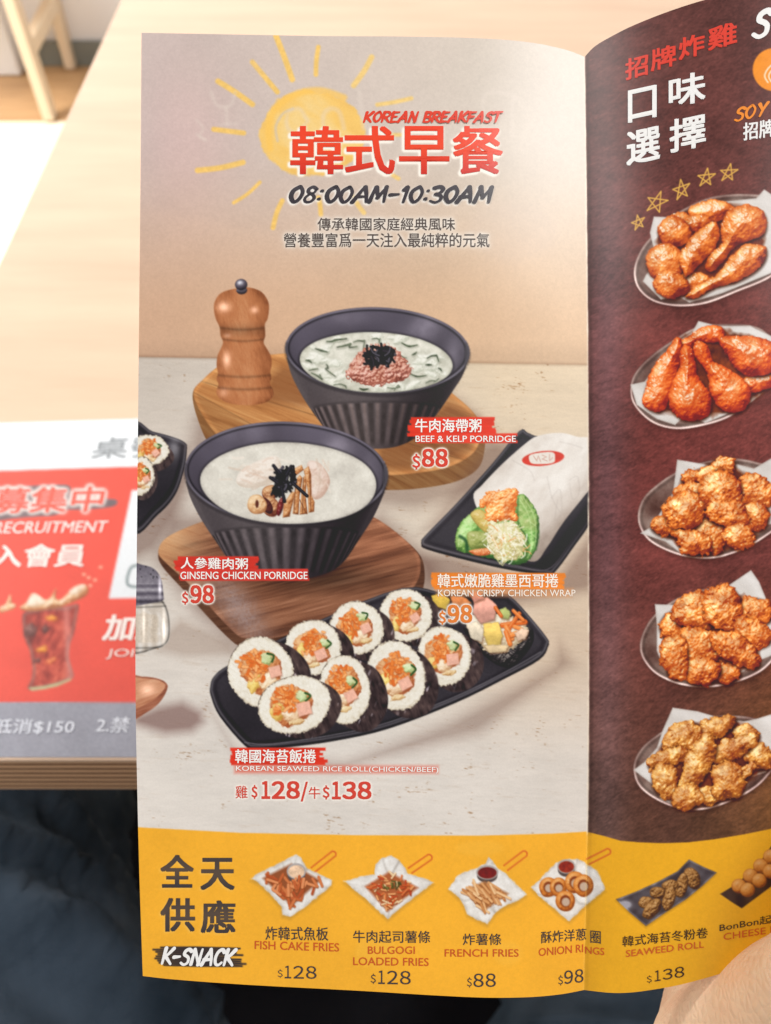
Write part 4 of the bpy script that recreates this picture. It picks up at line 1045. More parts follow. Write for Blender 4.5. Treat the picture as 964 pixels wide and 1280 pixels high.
def paint_trays():
    A = lambda p: T(p, 160, 1030, 3.3241); B = lambda p: T(p, 420, 1030, 3.0125); D = lambda p: T(p, 710, 1020, 3.7953)
    i = nid('printed_snack_tray', 'fish cake fries in a paper lined tray'); handle(A([(770, 190)])[0], A([(862, 118)])[0], 3.6, i)
    tray(A([(508, 228), (560, 195), (640, 155), (700, 128), (720, 140), (745, 185), (850, 232), (845, 255), (780, 310), (675, 386), (640, 378), (638, 345), (590, 290), (545, 245)]), 1, i)
    shape(A([(560, 225), (680, 165), (800, 235), (680, 340)]), (150, 84, 50), i, soft=2)
    cup(*A([(700, 196)])[0], 12, 10, (232, 196, 164), i)
    strew(46, A([(560, 215), (640, 205), (700, 235), (810, 235), (770, 280), (680, 345), (620, 300)]), (7, 14), [(212, 122, 72), (196, 100, 56), (228, 146, 96), (180, 84, 46)], 4, i, (10, 130), 3.3)
    i = nid('printed_snack_tray', 'loaded fries with green herbs in a paper lined tray'); handle(B([(280, 175)])[0], B([(360, 120)])[0], 3.8, i)
    tray(B([(30, 215), (90, 198), (145, 190), (150, 152), (175, 128), (210, 118), (240, 138), (262, 165), (270, 188), (320, 200), (370, 220), (310, 265), (250, 310), (195, 357), (100, 272)]), 2, i)
    shape(B([(110, 235), (200, 180), (310, 240), (195, 330)]), (176, 96, 56), i, soft=2)
    strew(70, B([(115, 240), (150, 205), (200, 178), (260, 205), (308, 240), (250, 290), (195, 328)]), (4, 9), [(222, 120, 66), (200, 86, 44), (236, 168, 110), (244, 214, 170), (190, 70, 40)], 5, i, (0, 180), 2.0)
    strew(16, B(ell(205, 228, 40, 26)), (2, 5), [(96, 92, 44), (70, 76, 40), (130, 120, 60)], 6, i, (0, 180), 1.5, (60, 50, 20))
    i = nid('printed_snack_tray', 'french fries with a cup of ketchup in a paper lined tray'); handle(B([(640, 165)])[0], B([(718, 106)])[0], 3.8, i)
    tray(B([(425, 245), (450, 205), (485, 180), (530, 165), (562, 150), (575, 122), (592, 140), (606, 165), (640, 185), (665, 212), (718, 265), (680, 292), (640, 308), (600, 335), (570, 378), (530, 358), (495, 340), (482, 310), (470, 285)]), 3, i)
    cup(*B([(570, 182)])[0], 14, 9, (120, 34, 22), i)
    shape(B([(480, 250), (560, 215), (650, 262), (555, 330)]), (168, 108, 62), i, soft=2)
    strew(40, B([(480, 250), (540, 218), (600, 222), (655, 262), (600, 300), (550, 330), (500, 285)]), (11, 20), [(232, 180, 126), (220, 160, 104), (242, 200, 150), (206, 140, 84)], 7, i, (20, 75), 2.8)
    i = nid('printed_snack_tray', 'onion rings with a cup of ketchup in a paper lined tray'); handle((735, 1077), (763, 1063), 3.6, i)
    tray([(664, 1109), (680, 1094), (695, 1078), (712, 1074), (722, 1073), (735, 1081), (746, 1088), (752, 1100), (757, 1112), (744, 1122), (735, 1130), (722, 1142), (712, 1151), (702, 1144), (684, 1128), (672, 1118)], 4, i)
    cup(708, 1083, 11.5, 9, (150, 50, 24), i)
    for (x, y, r_) in ((800, 238, 38), (838, 238, 36), (900, 220, 42), (932, 232, 42), (864, 290, 40)):
        px, py = B([(x, y)])[0]; r_ /= 3.0125
        blob(ell(px, py, r_ * .92, r_, 0, 26, .04, x), [(130, 62, 20), (196, 112, 44), (224, 146, 72), (242, 184, 116)], i, bump=.2, ns=4, gloss=.3, lo=.15, seed=x)
        shape(ell(px, py, r_ * .50, r_ * .56), (134, 62, 22), i, soft=1.0); shape(ell(px + .6, py + 1.2, r_ * .38, r_ * .40), (214, 200, 184), i, soft=1.0, op=.8)
    i = nid('printed_snack_plate', 'seaweed rolls on a dark tray')
    pl = D([(228, 395), (320, 360), (430, 310), (520, 262), (575, 206), (640, 240), (706, 268), (640, 330), (560, 395), (460, 460), (370, 522), (290, 455)])
    shape(pl + np.array([0, 2]), (110, 76, 30), None, soft=2.4, op=.4)
    shape(pl, lambda X, Y, d: ramp(.45 + .2 * nz(X, Y, 12, 3, 2) + .9 * np.exp(-(((X - 782) / 7) ** 2 + ((Y - 1131) / 4) ** 2)) + .25 * np.exp(-((d + 1) / 1) ** 2), [(40, 32, 34), (66, 56, 60), (104, 96, 102), (170, 166, 176)]), i)
    for (x, y, a, b, r_) in ((590, 295, 36, 55, -25), (540, 330, 30, 60, 10), (485, 330, 40, 28, -10), (480, 390, 30, 62, 18), (425, 365, 38, 30, 0), (370, 410, 38, 28, -10), (400, 440, 34, 58, 40)):
        blob(D(ell(x, y, a, b, r_, 24, .08, x)), [(66, 40, 18), (126, 82, 42), (172, 122, 68), (214, 168, 112)], i, bump=.5, ns=3.5, cell=.5, cs=3, gloss=.3, lo=.1, seed=x)
    i = nid('printed_snack_plate', 'round cheese balls on a dark tray')
    pl = D([(722, 370), (800, 322), (900, 235), (964, 145), (1010, 90), (1120, 150), (964, 335), (825, 438), (780, 410)])
    shape(pl, lambda X, Y, d: ramp(.4 + .2 * nz(X, Y, 12, 3, 2), [(44, 28, 24), (74, 52, 44), (104, 80, 70)]), i)
    for (x, y) in ((1010, 150), (1050, 200), (962, 192), (1005, 235), (915, 236), (960, 262), (866, 284), (908, 306), (812, 332), (852, 350)):
        blob(D(ell(x, y, 36, 35, 0, 28)), [(120, 58, 18), (190, 114, 44), (220, 150, 74), (240, 184, 112)], i, bump=.06, ns=3, gloss=.2, lo=.12, seed=x)

# ---- right page ---------------------------------------------------
def paint_right_ground():
    sl, X, Y = C.reg(725, -70, C.x0 + C.w / C.sc, 1300)
    n = nz(X, Y, 50, 101, 4, 20, 1.6); m = nz(X, Y, 5, 102, 4, -20, 2.2); g = nz(X, Y, 1.7, 103, 2, -30, 2)
    red = np.exp(-((Y - 560) / 330) ** 2) * np.clip((X - 740) / 60, .3, 1)
    base = rgb(94, 56, 52) + red[..., None] * rgb(22, 2, 2) + np.clip((Y - 700) / 350, 0, 1)[..., None] * (rgb(84, 60, 48) - rgb(84, 52, 48))
    base = base + (np.clip((X - 840) / 120, 0, 1) * np.clip((Y - 700) / 200, 0, 1))[..., None] * rgb(16, 12, -4)
    fold_sheen = np.exp(-((X - foldx(Y) - 22) / 26) ** 2) * np.clip((Y - 150) / 200, 0, 1)
    base = base + fold_sheen[..., None] * rgb(16, 18, 24)  # purplish gloss sheen beside the fold, painted into the ink colour
    q = base * (1 + .13 * n + .10 * m + .10 * g)[..., None]
    sc_ = np.clip(nz(X, Y, 2.4, 105, 3, -28, 5) - .75, 0, 1) * .32
    q = q + sc_[..., None] * rgb(150, 90, 80)
    k = np.clip((X - foldx(Y)) / 1.2 + .5, 0, 1)
    put(sl, k, q)

CH = [(110, 38, 10), (180, 78, 26), (222, 114, 46), (240, 152, 80), (254, 206, 142)]
CH_RED = [(122, 30, 6), (190, 62, 20), (228, 100, 40), (242, 138, 72), (254, 198, 140)]
CH_SOY = [(112, 36, 8), (186, 78, 26), (224, 116, 48), (240, 156, 84), (254, 210, 150)]
CH_GOLD = [(112, 56, 18), (178, 98, 38), (214, 138, 64), (236, 172, 98), (252, 212, 150)]

def dish(outer, papers, pieces, ox, oy, k, stops, label, crumb, gloss, seed):
    i = nid('printed_chicken_dish', label)
    P_ = lambda p: T(p, ox, oy, k)
    out = spline(P_(outer), 6)
    shape(out + np.array([2, 4]), (46, 22, 18), None, soft=6, op=.5)
    def metal(X, Y, d):
        t = .42 + .26 * nz(X, Y, 30, seed, 3) + .05 * nz(X, Y, 3, seed, 2)
        q = ramp(t, [(74, 44, 38), (112, 82, 74), (156, 132, 122), (206, 192, 184)])
        rim = np.exp(-((d + 1.6) / 1.3) ** 2)
        low = np.clip((Y - out[:, 1].mean()) / 30, 0, 1)
        q = q + (rim * (.18 + .38 * low))[..., None] * rgb(225, 220, 225)
        return q * (1 - .2 * np.exp(-((d + 5) / 2) ** 2))[..., None]
    shape(out, metal, i)
    for p in papers:
        def pap(X, Y, d):
            t = .80 + .14 * nz(X, Y, 16, seed + 3, 3, 40, 2) - .22 * np.exp(-((d) / 1.8) ** 2)
            return ramp(t, [(130, 110, 100), (184, 172, 164), (212, 205, 200), (236, 231, 228)])
        shape(P_(p), pap, i, soft=.8)
    allp = []
    for pc in pieces:
        e_ = ell(*pc[:5], 16) if len(pc) == 5 else np.array(pc, float)
        allp.append(e_)
    hull = convex(np.concatenate(allp)); cen = hull.mean(0); hull = cen + (hull - cen) * .95
    shape(P_(hull), lambda X, Y, d: tint((112, 52, 28), X, Y, .25, 8, seed), i, soft=3, rough=3, rs_=9)
    for n_, pc in enumerate(pieces):
        if len(pc) == 5: pts = ell(pc[0], pc[1], pc[2], pc[3], pc[4], 36, .10 if crumb else .06, seed * 13 + n_)
        else: pts = spline(pc, 5)
        if len(pc) == 5: pts = (pts - (pc[0], pc[1])) * 1.12 + (pc[0], pc[1])
        pts = P_(pts)
        shape(pts + np.array([1.0, 2.4]), (54, 20, 8), i, soft=3.2, op=.92)
        blob(pts, stops, i, bump=.21 if crumb else .15, ns=5 if crumb else 7, cell=.30 if crumb else .06, cs=4.2, gloss=gloss, lo=.20 if crumb else .14, seed=seed * 7 + n_, mott=.17, edge=.52 if crumb else .42, hard=18 if crumb else 26, spec=(255, 240, 220), rough=1.4 if crumb else .7, glint=.5 if crumb else .95, patch_=.30 if crumb else .20, crag=.32 if crumb else .12, wob=2.6 if crumb else 1.0)

def paint_right():
    paint_right_ground()
    # five little stars
    i = nid('printed_stars', 'row of five hand drawn yellow stars')
    for (x, y, r_, a, sx) in ((798, 278, 9.5, -8, .9), (821, 253, 13.5, 22, 1.05), (852, 237, 13, -5, .85), (883, 222, 11.5, 8, 1.0), (911, 216, 11, 12, 1.05)):
        vs = [(x + sx * r_ * math.sin(R(a) + 4 * math.pi * q / 5), y - .25 * sx * r_ * math.sin(R(a) + 4 * math.pi * q / 5) - r_ * math.cos(R(a) + 4 * math.pi * q / 5)) for q in range(6)]
        line(vs, 1.5, (232, 182, 84), i, soft=.55)
    # orange badge cut by the frame
    i = nid('printed_badge', 'orange round badge with a white drawing')
    shape(ell(968, 87, 27, 27), lambda X, Y, d: tint((240, 146, 44), X, Y, .03, 8, 5), i)
    for pts in ([(960, 103), (956, 95), (960, 86), (968, 80), (976, 84)], [(964, 102), (961, 95), (965, 88), (972, 86)]):
        line(spline(pts, 5, False), 1.9, (244, 226, 200), i)
    o1, o2, o3 = (720, 220, 3.9508), (720, 540, 3.9508), (720, 760, 3.9508)
    big = 1100
    dish([(285, 470), (312, 380), (370, 300), (480, 195), (640, 112), (800, 88), (964, 105), (big, 180), (big, 380), (964, 500), (800, 572), (640, 632), (500, 645), (380, 620), (305, 555)],
         [[(385, 200), (480, 205), (700, 130), (890, 110), (930, 66), (1010, 120), (big, 300), (964, 480), (720, 580), (560, 625), (500, 590), (420, 610), (330, 520), (345, 490), (400, 420), (365, 280)]],
         [(520, 245, 70, 60, 10), (670, 172, 105, 48, -4), (600, 232, 60, 42, 0), (486, 275, 74, 70, 0), (560, 530, 90, 50, -10), (440, 425, 86, 82, -30), (470, 535, 82, 60, 10),
          [(528, 480), (510, 400), (560, 310), (640, 240), (690, 225), (710, 270), (690, 350), (620, 430), (550, 500)],
          [(638, 445), (660, 390), (720, 330), (715, 240), (760, 165), (840, 140), (920, 170), (942, 230), (925, 290), (850, 325), (790, 345), (720, 430), (680, 470), (650, 468)],
          [(540, 590), (600, 540), (700, 480), (770, 390), (840, 338), (930, 345), (940, 400), (900, 460), (800, 520), (690, 550), (600, 600), (550, 604)]],
         *o1, CH_SOY, 'fried chicken in soy glaze on paper in a metal dish, topmost of the dishes', False, .95, 3)
    dish([(268, 1040), (300, 960), (380, 880), (480, 810), (600, 745), (740, 730), (880, 740), (964, 790), (big, 900), (big, 960), (964, 1030), (850, 1130), (740, 1200), (600, 1240), (480, 1250), (370, 1215), (285, 1130)],
         [[(270, 1030), (340, 1015), (480, 830), (575, 770), (605, 716), (700, 740), (860, 740), (964, 790), (1050, 940), (964, 1040), (860, 1120), (760, 1170), (640, 1220), (540, 1180), (490, 1230), (400, 1200), (300, 1130)]],
         [[(540, 800), (620, 750), (700, 735), (730, 765), (720, 820), (620, 820), (560, 850), (480, 850), (480, 810)], (900, 1020, 90, 40, -10),
          [(700, 800), (800, 788), (920, 800), (1000, 850), (980, 960), (900, 990), (810, 970), (750, 890)],
          [(500, 800), (530, 850), (500, 960), (470, 1080), (440, 1150), (390, 1165), (330, 1120), (345, 1030), (375, 950), (440, 870)],
          [(550, 830), (585, 880), (600, 980), (660, 1070), (668, 1160), (610, 1205), (520, 1200), (462, 1130), (475, 1030), (512, 940), (515, 860)],
          [(600, 815), (650, 840), (680, 910), (770, 960), (850, 1030), (862, 1100), (820, 1160), (740, 1165), (670, 1090), (645, 970), (590, 890), (580, 845)]],
         *o1, CH_RED, 'red glazed drumsticks fanned on paper in a metal dish', False, .95, 4)
    dish([(305, 410), (330, 330), (400, 260), (500, 195), (640, 145), (780, 130), (900, 150), (1000, 190), (big, 300), (1050, 430), (964, 500), (850, 570), (720, 618), (600, 625), (480, 600), (370, 545), (318, 480)],
         [[(500, 136), (640, 160), (800, 160), (880, 180), (964, 130), (1040, 160), (big, 300), (1000, 450), (930, 460), (800, 560), (700, 570), (660, 605), (520, 600), (440, 540), (318, 500), (370, 470), (480, 300)]],
         [(725, 165, 56, 36, 0), (645, 212, 118, 36, -4), (570, 295, 75, 48, -15), (885, 290, 92, 74, 30), (890, 415, 62, 62, 10), (660, 515, 80, 85, 20), (480, 460, 98, 56, -5), (540, 385, 104, 84, -20), (715, 285, 92, 100, 0), (745, 405, 104, 64, 15), (585, 548, 82, 62, 20), (805, 515, 72, 56, -8)],
         *o2, CH, 'crisp orange fried chicken on paper in a metal dish, in the middle of the five', True, .35, 5)
    dish([(315, 1060), (335, 980), (390, 900), (500, 820), (640, 775), (800, 765), (900, 800), (1000, 880), (big, 1000), (1010, 1090), (920, 1180), (800, 1235), (660, 1262), (520, 1250), (400, 1200), (335, 1130)],
         [[(390, 850), (500, 855), (660, 800), (750, 760), (865, 682), (905, 740), (950, 850), (1040, 960), (1000, 1090), (900, 1130), (830, 1180), (760, 1230), (560, 1235), (440, 1180), (400, 1080), (400, 960)]],
         [(470, 955, 56, 66, 0), (885, 885, 78, 66, 20), (590, 890, 98, 92, 20), (725, 870, 86, 112, -20), (870, 985, 90, 62, 35), (600, 1060, 105, 95, 10), (745, 1190, 62, 50, 0), (785, 1070, 125, 66, 32), (625, 1180, 90, 64, -5), (490, 1110, 64, 102, -8)],
         *o2, CH, 'crumbed orange chicken pieces on paper in a metal dish, below the middle one', True, .3, 6)
    dish([(283, 790), (310, 710), (380, 640), (500, 570), (640, 535), (780, 530), (900, 550), (1000, 620), (1040, 700), (980, 790), (900, 880), (780, 950), (640, 995), (520, 995), (400, 950), (310, 880)],
         [[(478, 492), (600, 510), (720, 545), (830, 560), (900, 545), (964, 525), (1040, 600), (1020, 700), (940, 810), (850, 840), (760, 920), (660, 975), (500, 975), (420, 950), (390, 880), (285, 800), (340, 760), (400, 690), (430, 600)]],
         [(835, 620, 62, 42, 0), (700, 585, 88, 48, -15), (525, 640, 100, 66, -28), (905, 735, 70, 58, 20), (455, 735, 92, 44, -20), (440, 850, 66, 80, -10), (775, 690, 130, 46, -24), (655, 930, 56, 42, 0), (600, 770, 62, 150, 24), (750, 850, 82, 92, -10), (545, 935, 74, 56, 5), (855, 800, 20, 44, 30)],
         *o3, CH_GOLD, 'pale golden fried chicken on paper in a metal dish, lowest of the dishes', True, .25, 7)

def paint_fold():
    y = np.linspace(60, 1240, 40)
    sl, X, Y = C.reg(722, 50, 746, 1250)
    dx = X - foldx(Y) + .12 * nz(X, Y, 12, 61, 2)
    wear = .8 * np.exp(-((dx + .4) / (1.0 + .3 * nz(X, Y, 14, 62, 2).clip(0, 1))) ** 2) * np.clip(.72 + .35 * nz(X, Y, 10, 63, 3), .2, 1)
    band = np.clip((Y - 1040) / 6, 0, 1)[..., None]
    put(sl, wear * (1.25 - .75 * band[..., 0]), rgb(246, 230, 208) * (1 - band) + rgb(252, 206, 110) * band)
    put(sl, np.exp(-((dx - 3.2) / 2.2) ** 2) * .28 * (1 - .75 * band[..., 0]), rgb(50, 34, 32))  # soft fold shade right of the crease, painted into the print
# ------------------------------------------------------------------ lettering
TEXTS = []      # (name, px verts, tris, colour function, lift, label, page)
def glyph_mesh(body, bold):
    c = bpy.data.curves.new('lettering', 'FONT'); c.body = body; c.resolution_u = 3
    o = bpy.data.objects.new('lettering', c); COL.objects.link(o)
    dg = bpy.context.evaluated_depsgraph_get()
    me = bpy.data.meshes.new_from_object(o.evaluated_get(dg))
    me.calc_loop_triangles()
    v = np.array([q.co[:2] for q in me.vertices], float)
    t = np.array([q.vertices[:] for q in me.loop_triangles], int)
    bpy.data.objects.remove(o); bpy.data.curves.remove(c); bpy.data.meshes.remove(me)
    return v, t

def fit(v, x0, y0, x1, y1, slope=0.0, lean=0.0):
    mn, mx = v.min(0), v.max(0); s = (v - mn) / np.maximum(mx - mn, 1e-6)
    up = s[:, 1]; h = y1 - y0
    x = x0 + s[:, 0] * (x1 - x0 - lean * h) + lean * h * up
    y = y1 - up * h + slope * (x - x0)
    return np.stack([x, y], 1)

def word(body, box, col, bold=0.0, slope=0.0, lean=0.0, name='lettering', lift=7e-5, grad=None):
    v, t = glyph_mesh(body, 0.0)
    return lay_word(v, t, box, col, bold, slope, lean, name, lift, grad)

def lay_word(v, t, box, col, bold, slope, lean, name, lift, grad):
    h = box[3] - box[1]; b = bold * h
    p = fit(v, box[0] + b, box[1] + b, box[2] - b, box[3] - b, slope, lean)
    lay = None
    if b > 0.05:                                  # heavier weight: the glyph laid five times, each a hair higher
        sh = [(0, 0), (b, b * .7), (-b, b * .7), (b, -b * .7), (-b, -b * .7)]
        n = len(p)
        lay = np.repeat(np.arange(5) * 7e-6, n)
        t = np.concatenate([t + i * n for i in range(5)])
        p = np.concatenate([p + q for q in sh])
    TEXTS.append(dict(name=name, p=p, t=t, col=col, grad=grad, lift=lift, box=box, slope=slope, lay=lay))
    return TEXTS[-1]

def digits(body, box, col, bold=0.0, slope=0.0, lean=0.0, name='price_lettering', lift=7e-5, grad=None):
    V = []; Tt = []; x = 0; n = 0
    for ch in body:
        v, t = glyph_mesh(chr(ord(ch) + 0xFEE0), 0.0)
        mn, mx = v.min(0), v.max(0); w = .34 if ch == '1' else (.56 if ch != '$' else .5)
        v = (v - mn) / (mx - mn) * (w, 1) + (x, 0)
        V.append(v); Tt.append(t + n); n += len(v); x += w + .13
    return lay_word(np.concatenate(V), np.concatenate(Tt), box, col, bold, slope, lean, name, lift, grad)

# a brush alphabet: strokes in a box one unit high
BR = {'K': (.62, [[(.08, 1), (.05, 0)], [(.6, 1), (.34, .66), (.1, .45)], [(.16, .5), (.4, .25), (.62, 0)]]),
      'O': (.66, [[(.36, 1), (.1, .75), (.06, .35), (.28, 0), (.52, .2), (.6, .65), (.4, 1), (.3, .98)]]),
      '0': (.62, [[(.36, 1), (.1, .75), (.06, .35), (.26, 0), (.48, .2), (.56, .65), (.4, 1), (.3, .98)]]),
      'R': (.62, [[(.08, 1), (.05, 0)], [(.04, .97), (.4, .98), (.55, .75), (.4, .52), (.1, .46)], [(.22, .48), (.42, .22), (.6, 0)]]),
      'E': (.56, [[(.08, 1), (.05, 0)], [(.06, .96), (.54, 1)], [(.06, .52), (.44, .55)], [(.05, .03), (.5, .06)]]),
      'A': (.7, [[(.0, 0), (.22, .55), (.4, 1)], [(.4, 1), (.55, .5), (.64, 0)], [(.12, .33), (.58, .36)]]),
      'N': (.7, [[(.06, 0), (.1, 1)], [(.1, 1), (.35, .5), (.56, 0)], [(.56, 0), (.62, 1)]]),
      'B': (.6, [[(.08, 1), (.05, 0)], [(.04, .97), (.38, .97), (.48, .78), (.36, .58), (.1, .53)], [(.1, .53), (.42, .5), (.54, .26), (.4, .04), (.03, .03)]]),
      'F': (.54, [[(.08, 1), (.05, 0)], [(.06, .96), (.56, 1)], [(.06, .5), (.44, .54)]]),
      'S': (.56, [[(.54, .88), (.36, 1), (.14, .88), (.12, .66), (.34, .53), (.46, .38), (.44, .12), (.22, 0), (.0, .12)]]),
      'T': (.56, [[(.32, 1), (.28, 0)], [(.02, .95), (.6, 1)]]),
      'C': (.6, [[(.56, .84), (.4, 1), (.16, .85), (.06, .45), (.16, .08), (.36, .0), (.54, .16)]]),
      'M': (.84, [[(.04, 0), (.16, 1)], [(.16, 1), (.38, .3)], [(.38, .3), (.68, 1)], [(.68, 1), (.74, 0)]]),
      'Y': (.6, [[(.04, 1), (.28, .5)], [(.6, 1), (.36, .5), (.22, 0)]]),
      'I': (.3, [[(.16, 1), (.12, 0)]]), 'G': (.64, [[(.56, .84), (.4, 1), (.16, .85), (.06, .45), (.16, .08), (.36, .0), (.56, .16), (.56, .42)], [(.34, .42), (.62, .44)]]),
      '8': (.6, [[(.5, .86), (.32, 1), (.14, .86), (.16, .64), (.4, .48), (.5, .24), (.36, .02), (.14, .02), (.06, .24), (.2, .48), (.44, .64), (.5, .86)]]),
      '1': (.34, [[(.08, .8), (.24, 1), (.2, 0)]]), '3': (.56, [[(.08, .92), (.34, 1), (.5, .82), (.38, .58), (.2, .53)], [(.2, .53), (.46, .44), (.5, .18), (.28, 0), (.02, .1)]]),
      ':': (.26, [[(.13, .72), (.15, .70)], [(.09, .18), (.11, .16)]]), '-': (.5, [[(.06, .46), (.44, .5)]]), ' ': (.36, [])}
def brush(body, box, col, w=0.17, slope=0.0, lean=0.25, name='brush_lettering', lift=7e-5, seed=1, gap=.10, grad=None):
    rs = np.random.RandomState(seed)
    V = []; Tt = []; x = 0; n0 = 0; order = []
    for ch in body:
        adv, strokes = BR[ch]
        for st in strokes:
            p = spline(st, 5, False) if len(st) > 2 else np.array([np.array(st[0]) * (1 - t) + np.array(st[1]) * t for t in np.linspace(0, 1, 6)])
            m = len(p); tg = np.gradient(p, axis=0); tg /= np.linalg.norm(tg, axis=1)[:, None] + 1e-9
            nn = np.stack([-tg[:, 1], tg[:, 0]], 1)
            s = np.linspace(0, 1, m); ww = w * .5 * (1.12 - .42 * s) * (1 + .07 * rs.randn())
            jt = rs.randn(2) * .012
            a = p + nn * ww[:, None] + jt; b = p - nn * ww[:, None] + jt
            cap0 = [p[0] + jt + ww[0] * (math.cos(q) * nn[0] - math.sin(q) * tg[0]) for q in np.linspace(0, math.pi, 7)[1:-1]]
            cap1 = [p[-1] + jt + ww[-1] * (-math.cos(q) * nn[-1] + math.sin(q) * tg[-1]) for q in np.linspace(0, math.pi, 7)[1:-1]]
            vs = np.concatenate([a, b, cap0, cap1]); vs[:, 0] += x
            f = []
            for i in range(m - 1): f += [(i, i + 1, m + i), (i + 1, m + i + 1, m + i)]
            c0 = [0] + list(range(2 * m, 2 * m + 5)) + [m]
            for i in range(1, 6): f.append((c0[0], c0[i], c0[i + 1]))
            c1 = [2 * m - 1] + list(range(2 * m + 5, 2 * m + 10)) + [m - 1]
            for i in range(1, 6): f.append((c1[0], c1[i], c1[i + 1]))
            V.append(vs); Tt.append(np.array(f) + n0); order += [len(order and [1]) * 0 + len(V)] * len(vs); n0 += len(vs)
        x += adv + gap
    v = np.concatenate(V); t = np.concatenate(Tt)
    p = fit(v, *box, slope, lean)
    TEXTS.append(dict(name=name, p=p, t=t, col=col, grad=grad, lift=lift, box=box, slope=slope, lay=np.array(order) * 6e-6))
    return TEXTS[-1]

def cover(p, t, pad):
    """coverage of a lettering on the canvas, 2x oversampled"""
    x0, y0 = p.min(0) - pad; x1, y1 = p.max(0) + pad
    g = C.reg(x0, y0, x1, y1)
    if g is None: return None
    sl, X, Y = g
    H, Wd = X.shape; a = np.zeros((H * 2, Wd * 2), np.float32); s = C.sc * 2
    ox, oy = X[0, 0] - .5 / C.sc, Y[0, 0] - .5 / C.sc
    q = (p - (ox, oy)) * s
    for i, j, k in t:
        A, B_, D = q[i], q[j], q[k]
        xa, xb = int(max(0, min(A[0], B_[0], D[0]) - .5)), int(min(Wd * 2 - 1, max(A[0], B_[0], D[0]) + 1))
        ya, yb_ = int(max(0, min(A[1], B_[1], D[1]) - .5)), int(min(H * 2 - 1, max(A[1], B_[1], D[1]) + 1))
        if xb < xa or yb_ < ya: continue
        gx = np.arange(xa, xb + 1)[None, :] + .5; gy = np.arange(ya, yb_ + 1)[:, None] + .5
        e0 = (B_[0] - A[0]) * (gy - A[1]) - (B_[1] - A[1]) * (gx - A[0])
        e1 = (D[0] - B_[0]) * (gy - B_[1]) - (D[1] - B_[1]) * (gx - B_[0])
        e2 = (A[0] - D[0]) * (gy - D[1]) - (A[1] - D[1]) * (gx - D[0])
        m = ((e0 >= 0) & (e1 >= 0) & (e2 >= 0)) | ((e0 <= 0) & (e1 <= 0) & (e2 <= 0))
        a[ya:yb_ + 1, xa:xb + 1][m] = 1
    return sl, a.reshape(H, 2, Wd, 2).mean((1, 3))

def blur(a, r):
    n = max(1, int(round(r * C.sc)))
    for _ in range(3):
        for ax in (0, 1):
            b = np.zeros_like(a)
            for k in range(-n, n + 1): b += np.roll(a, k, ax)
            a = b / (2 * n + 1)
    return a

def halo(w, r, gain, col, dx=0, dy=0, op=1.0):
    g = cover(w['p'] + (dx, dy), w['t'], r * 4 + 3)
    if g is None: return
    sl, a = g
    put(sl, np.clip(blur(a, r) * gain, 0, 1) * op, arr(col))

def V_grad(y0, y1, stops):
    return lambda x, y: ramp((y - y0) / (y1 - y0), stops)

